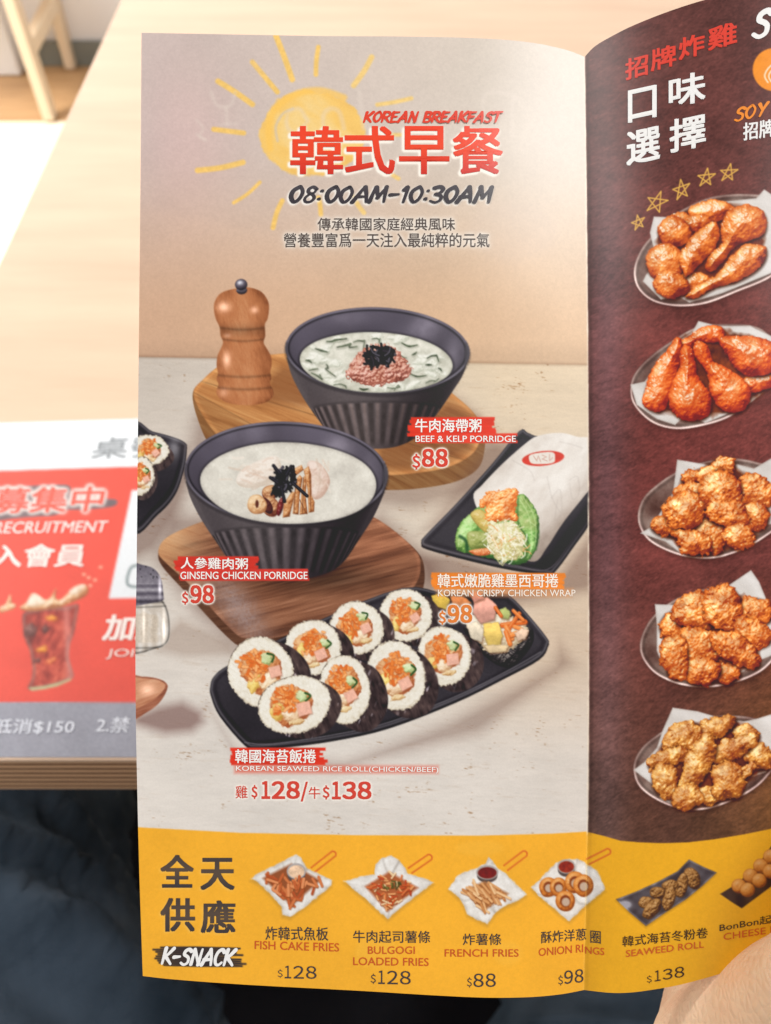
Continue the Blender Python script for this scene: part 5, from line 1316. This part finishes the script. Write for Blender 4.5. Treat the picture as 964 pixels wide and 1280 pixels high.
WHITE = (250, 247, 242)
def letters_left():
    h = []
    xs = [(363, 429), (431, 494), (499, 562), (566, 629)]
    for ch, (a, b) in zip('韓式早餐', xs):
        w = word(ch, (a, 157, b, 218), (232, 62, 34), 0.020, name='heading_lettering', grad=V_grad(157, 218, [(238, 62, 28), (238, 68, 26), (208, 40, 24)]))
        halo(w, 1, 2.2, (252, 244, 232), -2.6, 2.6, 1.0); halo(w, 1, 1.5, (252, 244, 232), 1.2, 1.0, .5)
    w = brush('KOREAN BREAKFAST', (453, 138, 630, 154), (224, 60, 34), .25, lean=.3, seed=2); halo(w, 1, 1.2, (246, 226, 206), 0, 1, .5)
    w = brush('08:00AM-10:30AM', (358, 231, 619, 255), (62, 55, 60), .21, lean=.28, seed=3, gap=.08, grad=V_grad(231, 255, [(74, 68, 74), (58, 52, 58), (50, 44, 52)]))
    halo(w, 1, 1.7, (250, 246, 240), -1.6, 1.8, .85)
    w = word('傳承韓國家庭經典風味', (397, 272, 569, 288), (84, 72, 68), 0.004); halo(w, 2, 2.6, (244, 236, 226), 0, 0, .85); halo(w, 5, 1.5, (238, 228, 216), 0, 0, .5)
    w = word('營養豐富爲一天注入最純粹的元氣', (355, 291, 612, 309), (84, 72, 68), 0.004); halo(w, 2, 2.6, (244, 236, 226), 0, 0, .85); halo(w, 5, 1.5, (238, 228, 216), 0, 0, .5)
    dn = 'dish_name_lettering'; pn = 'price_lettering'
    word('牛肉海帶粥', (519, 523.5, 602, 540.5), WHITE, .016, name=dn); w = word('BEEF & KELP PORRIDGE', (519.5, 544.5, 645, 552.5), WHITE, .012, name=dn)
    word('人參雞肉粥', (226, 696.5, 310, 711), WHITE, .016, name=dn, slope=.012); word('GINSENG CHICKEN PORRIDGE', (225.5, 714.5, 384.5, 724), WHITE, .012, name=dn)
    word('韓式嫩脆雞墨西哥捲', (547, 717, 698, 734.5), (252, 240, 226), .014, name=dn); word('KOREAN CRISPY CHICKEN WRAP', (547.5, 737, 719.5, 745.5), (250, 236, 222), .010, name=dn)
    word('韓國海苔飯捲', (294, 936.5, 395, 954), WHITE, .016, name=dn); word('KOREAN SEAWEED RICE ROLL(CHICKEN/BEEF)', (295, 957.2, 548, 965.5), WHITE, .008, name=dn, slope=.006)
    def price(dollar, num, bx, col, extra=()):
        ws = [digits('$', dollar, col, .025, name=pn), digits(num, bx, col, .040, name=pn)]
        for body, box in extra: ws.append(word(body, box, col, .006, name=pn))
        for w in ws: halo(w, 1, 4.0, (250, 242, 232)); halo(w, 2, 1.4, (250, 242, 232), 0, 0, .5)
    price((515.5, 567, 525.5, 587), '88', (527.5, 560.5, 560, 584), (218, 60, 38))
    price((227.5, 739, 235.5, 756), '98', (238, 731, 267.5, 754.5), (216, 66, 48))
    price((548.5, 763, 557.5, 781), '98', (559.5, 755.5, 590.5, 779), (230, 128, 50))
    price((314.5, 981, 322, 999), '128', (327, 976, 375, 999), (216, 66, 48), (('雞', (294.5, 982, 309.5, 998)), ('/', (376, 977, 385, 1002)), ('牛', (386, 983.5, 400.5, 998.5))))
    price((403.5, 981.5, 412, 999.5), '138', (415, 976.5, 464.5, 999.5), (216, 66, 48))
    # bottom band
    D_ = (62, 54, 56)
    for ch, b in (('全', (200.5, 1068, 242.5, 1110)), ('天', (250.5, 1072, 293.5, 1113)), ('供', (200.5, 1122, 244, 1165)), ('應', (251, 1125, 294.5, 1167))):
        w = word(ch, b, D_, .026, name='heading_lettering', grad=V_grad(b[1], b[3], [(66, 56, 54), (92, 74, 60), (56, 50, 54)])); halo(w, 1, 1.2, (252, 200, 100), -1.4, 1.4, .6)
    i = nid('label_patch', 'dark brush stroke behind white lettering')
    rs = np.random.RandomState(12)
    for q in range(9):
        y = 1184.5 + q * 2.75
        a = 190 + abs(rs.randn()) * 7 + (8 if q in (0, 3, 8) else 0); b = 304 - abs(rs.randn()) * 6 + (4 if q > 5 else 0)
        line([(a, y - .2), (245, y + .3), (b, y + 1.2)], 3.6, (58, 50, 52), i, taper=.35, soft=.7)
    w = brush('K-SNACK', (200, 1182.5, 298, 1207.5), (246, 244, 242), .23, lean=.25, seed=5, gap=.08, slope=.02); 
    OR = (206, 84, 30)
    word('炸韓式魚板', (332, 1158, 410.5, 1175), D_, .006, slope=.012, name=dn); word('FISH CAKE FRIES', (318.5, 1176, 424, 1186.5), OR, .006, slope=.03, name=dn)
    digits('$', (347, 1211.5, 353.5, 1222.5), D_, .004, name=pn); digits('128', (356, 1207, 395.8, 1223), D_, .008, slope=.02, name=pn)
    word('牛肉起司薯條', (441.5, 1163, 538, 1178.5), D_, .006, slope=.006, name=dn); word('BULGOGI', (460, 1183, 518.6, 1192.5), OR, .006, name=dn); word('LOADED FRIES', (441.6, 1196.5, 536, 1206.5), OR, .006, slope=.012, name=dn)
    digits('$', (463.5, 1217, 470, 1230), D_, .004, name=pn); digits('128', (473, 1213, 513.6, 1230), D_, .008, slope=.02, name=pn)
    word('炸薯條', (578.7, 1167, 626.8, 1181.5), D_, .006, name=dn); word('FRENCH FRIES', (556, 1186.5, 648.5, 1196), OR, .006, name=dn)
    digits('$', (584, 1221.5, 590, 1234.5), D_, .004, name=pn); digits('88', (592, 1217, 620, 1234), D_, .008, slope=-.01, name=pn)
    word('酥炸洋蔥', (676.5, 1164.5, 733, 1179.5), D_, .006, slope=-.075, name=dn); word('ONION RI', (673.5, 1185.5, 729, 1195.5), OR, .006, slope=-.095, name=dn)
    digits('$', (698, 1219, 704, 1232), D_, .004, name=pn); digits('98', (705.5, 1213.5, 729.5, 1230.5), D_, .008, slope=-.11, name=pn)

def letters_right():
    n0 = len(TEXTS)
    dn = 'dish_name_lettering'; pn = 'price_lettering'
    sl_ = -.36
    for ch, b in (('招', (781.5, 74, 810.5, 101)), ('牌', (813.5, 62, 845.5, 90)), ('炸', (848.5, 48, 881, 76)), ('雞', (885, 35, 921.5, 64))):
        word(ch, b, (222, 62, 44), .028, slope=sl_ * .75, name='heading_lettering')
    for ch, b in (('口', (785, 113, 821, 154)), ('味', (836, 97, 882, 136)), ('選', (783, 165, 825.5, 208)), ('擇', (837, 150, 882.5, 192))):
        word(ch, b, (240, 238, 236), .024, slope=-.22, name='heading_lettering')
    brush('SI', (938, 12, 980, 50), (240, 238, 236), .20, slope=-.12, lean=.2, seed=7)
    brush('SOY G', (917, 134, 985, 153), (240, 140, 40), .20, slope=-.18, lean=.2, seed=8)
    word('招牌', (929, 153.5, 968, 176), (240, 238, 236), .022, slope=-.14, name=dn)
    D_ = (70, 44, 24); OR = (214, 92, 30)
    word('圈', (738, 1163, 751, 1178.5), (62, 54, 56), .006, slope=.1, name=dn); word('NGS', (731.5, 1183, 755.5, 1192), OR, .006, slope=.09, name=dn)
    word('韓式海苔冬粉卷', (778, 1170.5, 885, 1184), D_, .006, slope=-.108, name=dn); word('SEAWEED ROLL', (782.5, 1188, 880, 1196.5), OR, .006, slope=-.122, name=dn)
    digits('$', (808.5, 1219.5, 815, 1229.5), D_, .004, slope=-.1, name=pn); digits('138', (818.5, 1213.5, 855.5, 1227), D_, .008, slope=-.16, name=pn)
    word('BonBon起司球', (899.5, 1154.5, 996, 1165), D_, .006, slope=-.17, name=dn); word('CHEESE BALLS', (904.5, 1167, 1004, 1175.5), OR, .006, slope=-.15, name=dn)
    for w in TEXTS[n0:]: w['right'] = True

# ------------------------------------------------------------------ the menu
def depth(x, y):
    x = np.asarray(x, float); y = np.asarray(y, float)
    xf = foldx(y)
    l = 0.171 + 0.0035 * np.clip((x - (xf - 230)) / 230, 0, 1) ** 2.3
    u = np.maximum(x - xf, 0) / 100
    r = 0.1745 - 0.017 * (1 - np.exp(-u / 1.6))
    rip = 0.00022 * np.sin(x / 61 + y / 190 + 1) + 0.00018 * np.sin(y / 84 - x / 130) * np.clip((x - 170) / 80, 0, 1)
    return np.where(x < xf, l, r) + 0.0010 * ((y - 640) / 600) ** 2 + rip

def poly_interp(pts, t):
    p = np.array(pts, float); s = np.concatenate([[0], np.cumsum(np.linalg.norm(np.diff(p, axis=0), axis=1))]); s /= s[-1]
    sp = spline(p, 12, False)
    s2 = np.concatenate([[0], np.cumsum(np.linalg.norm(np.diff(sp, axis=0), axis=1))]); s2 /= s2[-1]
    return np.stack([np.interp(t, s2, sp[:, 0]), np.interp(t, s2, sp[:, 1])], -1)

def coons(top, bot, left, right, s, t):
    Tp, Bp = poly_interp(top, s), poly_interp(bot, s); Lq, Rq = poly_interp(left, t), poly_interp(right, t)
    S, U = s[None, :, None], t[:, None, None]
    P00, P10, P01, P11 = Tp[0], Tp[-1], Bp[0], Bp[-1]
    return (1 - U) * Tp[None] + U * Bp[None] + (1 - S) * Lq[:, None] + S * Rq[:, None] \
        - ((1 - S) * (1 - U) * P00 + S * (1 - U) * P10 + (1 - S) * U * P01 + S * U * P11)

FOLD = [(731, 71), (733, 200), (735, 400), (736, 600), (736.5, 800), (735.5, 1000), (733, 1120), (730, 1237.5)]
L_TOP = [(177, 41), (260, 42.5), (400, 45), (500, 45.6), (591, 47.5), (655, 52), (703, 61), (731, 71)]
L_BOT = [(178.6, 1220), (220, 1224.5), (310, 1231), (450, 1238.5), (540, 1244), (606, 1247), (660, 1246.5), (700, 1243), (730, 1237.5)]
L_LEFT = [(177, 41), (176, 200), (174, 400), (172.5, 540), (171, 700), (169.5, 800), (170, 900), (172, 1000), (174.5, 1100), (178.6, 1220)]
R_TOP = [(731, 71), (745, 57), (771, 42), (796, 30), (834, 15), (877, 1), (920, -9), (980, -22), (1100, -42), (1230, -56)]
R_BOT = [(730, 1237.5), (763, 1241), (790, 1240.5), (823, 1236), (850, 1231), (881, 1223), (920, 1211), (964, 1196), (1100, 1150), (1230, 1112)]
R_RIGHT = [(1230, -56), (1232, 600), (1230, 1112)]

def sample(img, px):
    u = (px[..., 0] - C.x0) * C.sc - .5; v = (px[..., 1] - C.y0) * C.sc - .5
    u = np.clip(u, 0, C.w - 1.001); v = np.clip(v, 0, C.h - 1.001)
    i = u.astype(int); j = v.astype(int); a = (u - i)[..., None]; b = (v - j)[..., None]
    return (img[j, i] * (1 - a) + img[j, i + 1] * a) * (1 - b) + (img[j + 1, i] * (1 - a) + img[j + 1, i + 1] * a) * b

def build_page(px, parent, name, label):
    ny, nx = px.shape[:2]
    co = at_depth(px[..., 0], px[..., 1], depth(px[..., 0], px[..., 1])).reshape(-1, 3)
    col = lin(sample(C.P, px)).reshape(-1, 3) * PRINT_GAIN
    col = np.maximum(col * 1.03 - 0.013, 0.003)
    # ids, nearest
    u = np.clip(((px[..., 0] - C.x0) * C.sc).astype(int), 0, C.w - 1); v = np.clip(((px[..., 1] - C.y0) * C.sc).astype(int), 0, C.h - 1)
    ids = C.ID[v, u]
    q = np.arange(ny * nx).reshape(ny, nx)
    F = np.stack([q[:-1, :-1], q[1:, :-1], q[1:, 1:], q[:-1, 1:]], -1).reshape(-1, 4)
    fid = ids[:-1, :-1].reshape(-1)
    objs = {}
    def sub(faces, extra=None):
        used, inv = np.unique(faces.ravel(), return_inverse=True)
        return co[used], inv.reshape(-1, 4), col[used]
    # the sheet: the unprinted ground, a back face and the cut edges
    v0, f0, c0 = sub(F[fid == 0])
    st = 6
    ri = np.unique(np.concatenate([np.arange(0, ny, st), [ny - 1]])); ci = np.unique(np.concatenate([np.arange(0, nx, st if nx > 400 else 4), [nx - 1]]))
    bpx = px[np.ix_(ri, ci)]
    bk = at_depth(bpx[..., 0], bpx[..., 1], depth(bpx[..., 0], bpx[..., 1]) + 0.00022).reshape(-1, 3)
    m, n = len(ri), len(ci); qb = np.arange(m * n).reshape(m, n) + len(v0)
    fb = np.stack([qb[:-1, :-1], qb[:-1, 1:], qb[1:, 1:], qb[1:, :-1]], -1).reshape(-1, 4)
    fr = at_depth(bpx[..., 0], bpx[..., 1], depth(bpx[..., 0], bpx[..., 1])).reshape(-1, 3); o2 = len(v0) + len(bk)
    qf = qb - len(v0) + o2
    rim = []
    for a, b in ((qf[0], qb[0]), (qb[-1], qf[-1]), (qb[:, 0], qf[:, 0]), (qf[:, -1], qb[:, -1])):
        rim.append(np.stack([a[:-1], a[1:], b[1:], b[:-1]], -1))
    white = np.tile(np.array([[.74, .72, .68]], np.float32), (len(bk) + len(fr), 1))
    me = raw_mesh(name, np.concatenate([v0, bk, fr]), np.concatenate([f0, fb] + rim), np.concatenate([c0, white]))
    page = link_mesh(name, me, INK, parent)
    if label: page['label'] = label
    for k in np.unique(fid):
        if k == 0: continue
        nm, lb = IDS[k]
        vk, fk, ck = sub(F[fid == k])
        if len(fk) < 12: continue
        o = link_mesh(nm, raw_mesh(nm, vk, fk, ck), INK, page)
        if lb: o['label'] = lb
    return page

def build_text(w, page):
    p, t = w['p'], w['t']
    bm = bmesh.new()
    lay = w.get('lay')
    vs = [bm.verts.new((a, b, 0 if lay is None else float(lay[i]))) for i, (a, b) in enumerate(p)]
    for f in t:
        try: bm.faces.new([vs[k] for k in f])
        except ValueError: pass
    if p[:, 0].max() > 640:                      # follow the curl of the sheet
        x = math.floor(p[:, 0].min() / 4) * 4
        while x < p[:, 0].max():
            bmesh.ops.bisect_plane(bm, geom=bm.verts[:] + bm.edges[:] + bm.faces[:], plane_co=(x, 0, 0), plane_no=(1, 0, 0)); x += 4
        bmesh.ops.triangulate(bm, faces=bm.faces[:])
    bm.verts.index_update()
    q = np.array([v.co[:] for v in bm.verts]); F = np.array([[v.index for v in f.verts] for f in bm.faces]); bm.free()
    # face the reader
    a = q[F[:, 0]]; b = q[F[:, 1]]; c = q[F[:, 2]]
    cr = (b[:, 0] - a[:, 0]) * (c[:, 1] - a[:, 1]) - (b[:, 1] - a[:, 1]) * (c[:, 0] - a[:, 0])
    F[cr > 0] = F[cr > 0][:, ::-1]
    co = at_depth(q[:, 0], q[:, 1], depth(q[:, 0], q[:, 1]) - w['lift'] - q[:, 2])
    if w['grad']: col = lin(w['grad'](q[:, 0], q[:, 1]))
    else: col = np.tile(lin(arr(w['col'])), (len(q), 1))
    return link_mesh(w['name'], raw_mesh(w['name'], co, F, col * PRINT_GAIN, smooth=False), INK, page)

PRINT_GAIN = 0.83
C = Canvas(160, -70, 1240, 1270, 1.11)
paint_left(); paint_right(); paint_band(); paint_trays(); paint_fold()
letters_left(); letters_right()
mp = at_depth(450, 1240, 0.171)
menu = empty('menu', mp.tolist())
tag(menu, 'folded restaurant menu with yellow bottom band held open above the table', 'menu')
GS = 0.9
sL = np.linspace(0, 1, int(556 / GS)); tt = np.linspace(0, 1, int(1190 / GS))
pxL = coons(L_TOP, L_BOT, L_LEFT, FOLD, sL, tt)
page_l = build_page(pxL, menu, 'page', 'beige menu page with breakfast dishes')
sR = np.concatenate([np.linspace(0, .55, int(288 / GS)), np.linspace(.55, 1, 40)[1:]])
pxR = coons(R_TOP, R_BOT, FOLD, R_RIGHT, sR, tt)
page_r = build_page(pxR, menu, 'page', 'dark brown menu page with fried chicken')
for w in TEXTS: build_text(w, page_r if w.get('right') else page_l)
TEXTS.clear()

# ------------------------------------------------------------------ sheet stuck on the table top
SIGN_Z = TABLE_Z + 0.0003
IDS_SIGN = {}
C = Canvas(-330, 505, 470, 965, 1.0)
IDS = [('sheet', None)]
def paint_sign():
    sl, X, Y = C.reg(-340, 500, 480, 970)
    C.P[sl] = rgb(232, 236, 240)
    yt = 592 - 0.040 * X - 0.0 * X
    i = nid('red_panel'); put(sl, np.clip((Y - (588.5 - 0.03 * X)) + .5, 0, 1), rgb(236, 84, 68) * (1 + .02 * nz(X, Y, 30, 3, 3))[..., None], i)
    i = nid('grey_strip'); put(sl, np.clip(Y - 878 + .5, 0, 1), rgb(160, 160, 172) * (1 + .05 * nz(X, Y, 1.6, 4, 2) + .03 * nz(X, Y, 40, 5, 2))[..., None], i)
    i = nid('white_card'); shape([(165, 613), (430, 606), (412, 744), (136, 748)], (232, 236, 240), i)
    line(spline([(178, 706), (166, 708), (161, 716), (159, 728), (164, 733), (180, 733)], 5, False), 3.2, (120, 136, 138), i)
    i = nid('brush_mark')
    shape(spline([(-160, 650), (-100, 612), (20, 608), (84, 606), (90, 622), (130, 623), (146, 625), (142, 633), (110, 637), (76, 638), (70, 644), (20, 648), (-80, 660)], 5), lambda X, Y, d: tint((116, 100, 104), X, Y, .05, 6, 3, 2, -5, 5), i)
    # glass of cola with a splash
    g = nid('printed_glass', 'glass of iced cola with a splash')
    K_ = lambda p: T(p, 0, 720, 5.3333)
    body = spline(K_([(148, 270), (180, 235), (300, 210), (430, 205), (520, 185), (518, 260), (495, 380), (470, 450), (462, 540), (480, 610), (494, 665), (470, 690), (380, 730), (290, 750), (215, 762), (185, 745), (210, 680), (215, 600), (195, 490), (160, 400)]), 5)
    def cola(X, Y, d):
        n = nz(X, Y, 8, 31, 4, 60, 1.5)
        n = n * .6 + .5 * nz(X, Y, 4, 35, 3, -60, 2.5)
        t = .42 + .42 * n + .12 * np.clip((X - 50) / 40, -1, 1) + .10 * np.clip((Y - 790) / 60, -1, 1)
        q = ramp(t, [(96, 30, 26), (156, 50, 40), (206, 84, 66), (232, 120, 92)])
        e = np.exp(-((d + 2.2) / 2.2) ** 2)[..., None]
        q = q * (1 - .6 * e) + .6 * e * rgb(150, 118, 112)
        r_ = (np.exp(-((X - (84 + (Y - 780) * .05)) / 5) ** 2))[..., None]
        return q * (1 - .55 * r_) + .55 * r_ * rgb(226, 150, 142)
    shape(body, cola, g)
    for (x, y, a, b, r_, st) in ((65, 773, 8, 3.5, 0, 0), (52, 812, 7, 3.5, -15, 0), (64, 826, 7, 3, -30, 1), (38, 788, 8, 9, 10, 2), (57, 786, 4, 5, 20, 2), (46, 826, 5, 2.5, -20, 2)):
        blob(ell(x, y, a, b, r_, 24, .1, x), [[(150, 60, 20), (236, 140, 40), (250, 196, 90)], [(170, 60, 30), (230, 110, 56), (244, 150, 90)], [(56, 26, 26), (96, 50, 46), (140, 90, 84)]][st], g, gloss=.2, lo=.3, seed=x, bump=.3, soft=2.4, rough=1.5)
    shape(K_([(215, 742), (290, 735), (390, 712), (480, 680), (470, 696), (380, 735), (290, 755), (215, 764), (190, 750)]), (196, 196, 150), g, soft=1)
    for p, st in (([(0, 210), (40, 185), (70, 120), (80, 180), (110, 190), (90, 220), (40, 235), (0, 245)], 0), ([(130, 215), (180, 175), (210, 120), (250, 125), (300, 160), (340, 140), (375, 80), (370, 140), (400, 160), (450, 120), (500, 70), (570, 55), (590, 100), (560, 140), (470, 180), (400, 210), (300, 225), (200, 235)], 0), ([(180, 180), (220, 118), (260, 130), (310, 175), (260, 205), (195, 205)], 1), ([(460, 105), (520, 65), (570, 60), (555, 95), (490, 130)], 1)):
        blob(spline(K_(p), 3), [[(140, 76, 40), (206, 140, 92), (238, 196, 150), (250, 226, 200)], [(200, 160, 120), (240, 216, 190), (252, 244, 232)]][st], g, bump=.5, ns=4, gloss=.3, lo=.2, seed=st + 3)
    for (x, y) in ((105, 718), (111, 722), (119, 725), (126, 709), (104, 735), (113, 732)):
        shape(ell(x, y, 2.4, 1.5, -30), (244, 190, 160), g, soft=.8)
SIGN_T = []
def sword(body, box, col, bold, slope, lean, name='lettering'):
    w = word(body, box, col, bold, slope, lean, name); SIGN_T.append(w); return w
paint_sign()
sword('桌號', (113, 547, 211, 573), (150, 154, 158), .010, -.02, .25)
w = sword('招募集中', (-60, 610.5, 133, 643), (240, 100, 84), .02, -.018, .22)
halo(w, 2, 5, (238, 222, 216)); halo(w, 1, 4, (238, 222, 216))
sword('RECRUITMENT', (-9, 652.5, 136, 667), (246, 226, 220), .012, -.012, .3)
sword('加入會員', (-52, 681, 110, 710), (246, 228, 222), .026, -.01, .2)
sword('加入', (127, 768, 214, 801), (246, 232, 226), .03, 0, .22); sword('JOIN', (132, 811, 188, 824), (244, 214, 206), .012, 0, .25)
sword('最低消$150', (-36, 898.5, 95, 918), (226, 228, 238), .014, 0, .2); sword('2.禁', (119, 896, 164, 916), (226, 228, 238), .014, 0, .2)
gx = np.arange(-320, 461, 2.0); gy = np.concatenate([np.arange(0, 1.0001, 1 / 210)])
GX, GT = np.meshgrid(gx, gy)
GY = (528.5 - 0.03 * GX) * (1 - GT) + 946.5 * GT
co = on_z(GX, GY, SIGN_Z).reshape(-1, 3)
pxs = np.stack([GX, GY], -1)
col = lin(sample(C.P, pxs)).reshape(-1, 3) * 0.80
u = np.clip(((GX - C.x0) * C.sc).astype(int), 0, C.w - 1); v = np.clip(((GY - C.y0) * C.sc).astype(int), 0, C.h - 1)
ids = C.ID[v, u]; ny, nx = GX.shape; q = np.arange(ny * nx).reshape(ny, nx)
F = np.stack([q[:-1, :-1], q[1:, :-1], q[1:, 1:], q[:-1, 1:]], -1).reshape(-1, 4); fid = ids[:-1, :-1].reshape(-1)
sign = empty('table_sign', on_z(60, 740, SIGN_Z).tolist())
tag(sign, 'red and white printed sheet with a cola glass stuck on the table top', 'sign')
for k in np.unique(fid):
    f = F[fid == k]; used, inv = np.unique(f.ravel(), return_inverse=True)
    nm, lb = IDS[k]
    o = link_mesh(nm, raw_mesh(nm, co[used], inv.reshape(-1, 4), col[used]), SIGN_INK, sign)
    if lb: o['label'] = lb
for w in SIGN_T:
    p = w['p']; Ft = w['t'].copy()
    cr = (p[Ft[:, 1], 0] - p[Ft[:, 0], 0]) * (p[Ft[:, 2], 1] - p[Ft[:, 0], 1]) - (p[Ft[:, 1], 1] - p[Ft[:, 0], 1]) * (p[Ft[:, 2], 0] - p[Ft[:, 0], 0])
    Ft[cr > 0] = Ft[cr > 0][:, ::-1]
    link_mesh('lettering', raw_mesh('lettering', on_z(p[:, 0], p[:, 1], SIGN_Z + 0.00025 + (0 if w['lay'] is None else w['lay'] * 2)), Ft, np.tile(lin(arr(w['col'])) * .86, (len(p), 1)), smooth=False), SIGN_INK, sign)

# ------------------------------------------------------------------ the hand
def skin_mat():
    m, nt, b = new_mat('skin', 0.5, 0.35)
    tc = nt.nodes.new('ShaderNodeTexCoord')
    n = nt.nodes.new('ShaderNodeTexNoise'); n.inputs['Scale'].default_value = 60; n.inputs['Detail'].default_value = 5
    nt.links.new(tc.outputs['Object'], n.inputs['Vector'])
    r = nt.nodes.new('ShaderNodeValToRGB')
    r.color_ramp.elements[0].position = 0.3; r.color_ramp.elements[0].color = (0.60, 0.40, 0.26, 1)
    r.color_ramp.elements[1].position = 0.7; r.color_ramp.elements[1].color = (0.71, 0.51, 0.35, 1)
    nt.links.new(n.outputs['Fac'], r.inputs['Fac']); nt.links.new(r.outputs['Color'], b.inputs['Base Color'])
    big = nt.nodes.new('ShaderNodeTexNoise'); big.inputs['Scale'].default_value = 45; big.inputs['Detail'].default_value = 7; big.inputs['Roughness'].default_value = 0.7
    nt.links.new(tc.outputs['Object'], big.inputs['Vector'])
    mxr = nt.nodes.new('ShaderNodeMix'); mxr.data_type = 'RGBA'; mxr.blend_type = 'MULTIPLY'
    rr = nt.nodes.new('ShaderNodeValToRGB'); rr.color_ramp.elements[0].position = .35; rr.color_ramp.elements[0].color = (1.0, .84, .78, 1); rr.color_ramp.elements[1].position = .62; rr.color_ramp.elements[1].color = (1, 1, 1, 1)
    nt.links.new(big.outputs['Fac'], rr.inputs['Fac']); mxr.inputs['Factor'].default_value = 0.9
    nt.links.new(r.outputs['Color'], mxr.inputs[6]); nt.links.new(rr.outputs['Color'], mxr.inputs[7]); nt.links.new(mxr.outputs[2], b.inputs['Base Color'])
    b.inputs['Subsurface Weight'].default_value = 0.15; b.inputs['Subsurface Radius'].default_value = (0.006, 0.0025, 0.0015)
    b.inputs['Subsurface Scale'].default_value = 0.5
    vo = nt.nodes.new('ShaderNodeTexVoronoi'); vo.inputs['Scale'].default_value = 900; vo.feature = 'DISTANCE_TO_EDGE'
    mp_ = nt.nodes.new('ShaderNodeMapping'); mp_.inputs['Scale'].default_value = (1, .45, .6); mp_.inputs['Rotation'].default_value = (0.3, 0.4, 0.7)
    nt.links.new(tc.outputs['Object'], mp_.inputs['Vector']); nt.links.new(mp_.outputs['Vector'], vo.inputs['Vector'])
    wv = nt.nodes.new('ShaderNodeTexNoise'); wv.inputs['Scale'].default_value = 160; wv.inputs['Detail'].default_value = 4
    mp2 = nt.nodes.new('ShaderNodeMapping'); mp2.inputs['Scale'].default_value = (1, .22, .5); mp2.inputs['Rotation'].default_value = (0, .3, -.6)
    nt.links.new(tc.outputs['Object'], mp2.inputs['Vector']); nt.links.new(mp2.outputs['Vector'], wv.inputs['Vector'])
    ad = nt.nodes.new('ShaderNodeMath'); ad.operation = 'MULTIPLY_ADD'; ad.inputs[1].default_value = 0.5
    nt.links.new(vo.outputs['Distance'], ad.inputs[0]); nt.links.new(wv.outputs['Fac'], ad.inputs[2])
    bp = nt.nodes.new('ShaderNodeBump'); bp.inputs['Strength'].default_value = 0.8; bp.inputs['Distance'].default_value = 0.0010
    nt.links.new(ad.outputs[0], bp.inputs['Height']); nt.links.new(bp.outputs['Normal'], b.inputs['Normal'])
    return m
def U(px, py, d): return Vector(at_depth(px, py, d).tolist())
bm = bmesh.new()
mm = 0.001
# palm and wrist, below and behind the sheet
capsule(bm, U(893, 1370, .186), U(918, 1225, .192), 16 * mm, 15 * mm)
capsule(bm, U(960, 1385, .186), U(1010, 1265, .195), 17 * mm, 13 * mm)
capsule(bm, U(985, 1420, .185), U(1080, 1320, .196), 18 * mm, 14 * mm)
capsule(bm, U(1010, 1460, .184), U(1120, 1385, .194), 18 * mm, 15 * mm)
capsule(bm, U(905, 1375, .184), U(1000, 1470, .184), 17 * mm, 20 * mm)
capsule(bm, U(1030, 1490, .186), U(1090, 1900, .20), 25 * mm, 33 * mm)          # wrist and forearm
# thumb, in front of the sheet
capsule(bm, U(902, 1330, .178), U(948, 1290, .166), 16 * mm, 14.5 * mm)
capsule(bm, U(948, 1290, .166), U(1022, 1240, .152), 14.5 * mm, 12 * mm)
capsule(bm, U(1022, 1240, .152), U(1095, 1150, .1435), 12 * mm, 10 * mm)
capsule(bm, U(1095, 1150, .1435), U(1130, 1030, .1425), 10 * mm, 8.5 * mm)
# four fingers behind the sheet, bent to support it
for (b0, b1, b2, b3, r_) in (((1010, 1265, .194), (985, 1110, .192), (975, 990, .184), (972, 910, .1765), 9),
                             ((1065, 1290, .195), (1060, 1110, .193), (1050, 970, .183), (1048, 880, .1755), 9.4),
                             ((1110, 1330, .195), (1130, 1150, .192), (1125, 1010, .182), (1120, 925, .174), 9),
                             ((1130, 1385, .193), (1195, 1240, .190), (1200, 1120, .181), (1195, 1045, .173), 8)):
    j = [U(*b0), U(*b1), U(*b2), U(*b3)]
    for a in range(3): capsule(bm, j[a], j[a + 1], (r_ * (1.06 - .12 * a)) * mm, (r_ * (.98 - .12 * a)) * mm)
hand = bm_obj('hand', bm, skin_mat(), person, smooth=True)
md = hand.modifiers.new('merge', 'REMESH'); md.mode = 'VOXEL'; md.voxel_size = 0.0011; md.use_smooth_shade = True
md = hand.modifiers.new('soften', 'SMOOTH'); md.iterations = 14; md.factor = 0.6
# thumb nail
nail_m = noise_mat('nail', (0.66, 0.42, 0.33), (0.72, 0.48, 0.39), 80, 0.25, 0.5)
tip = U(1130, 1030, .1425); ax = (U(1130, 1030, .1425) - U(1095, 1150, .1435)).normalized()
to_cam = (Vector(CAM.tolist()) - tip).normalized()
bm = bmesh.new()
g = bmesh.ops.create_uvsphere(bm, u_segments=20, v_segments=12, radius=1.0)
zz = (to_cam - ax * to_cam.dot(ax)).normalized(); xx = ax.cross(zz)
M = Matrix.Translation(tip + zz * 6.2 * mm + ax * 1.5 * mm) @ Matrix((xx, ax, zz)).transposed().to_4x4() @ Matrix.Diagonal((5.6 * mm, 6.5 * mm, 1.9 * mm, 1))
bmesh.ops.transform(bm, matrix=M, verts=g['verts'])
nl = bm_obj('thumbnail', bm, nail_m, hand, smooth=True)
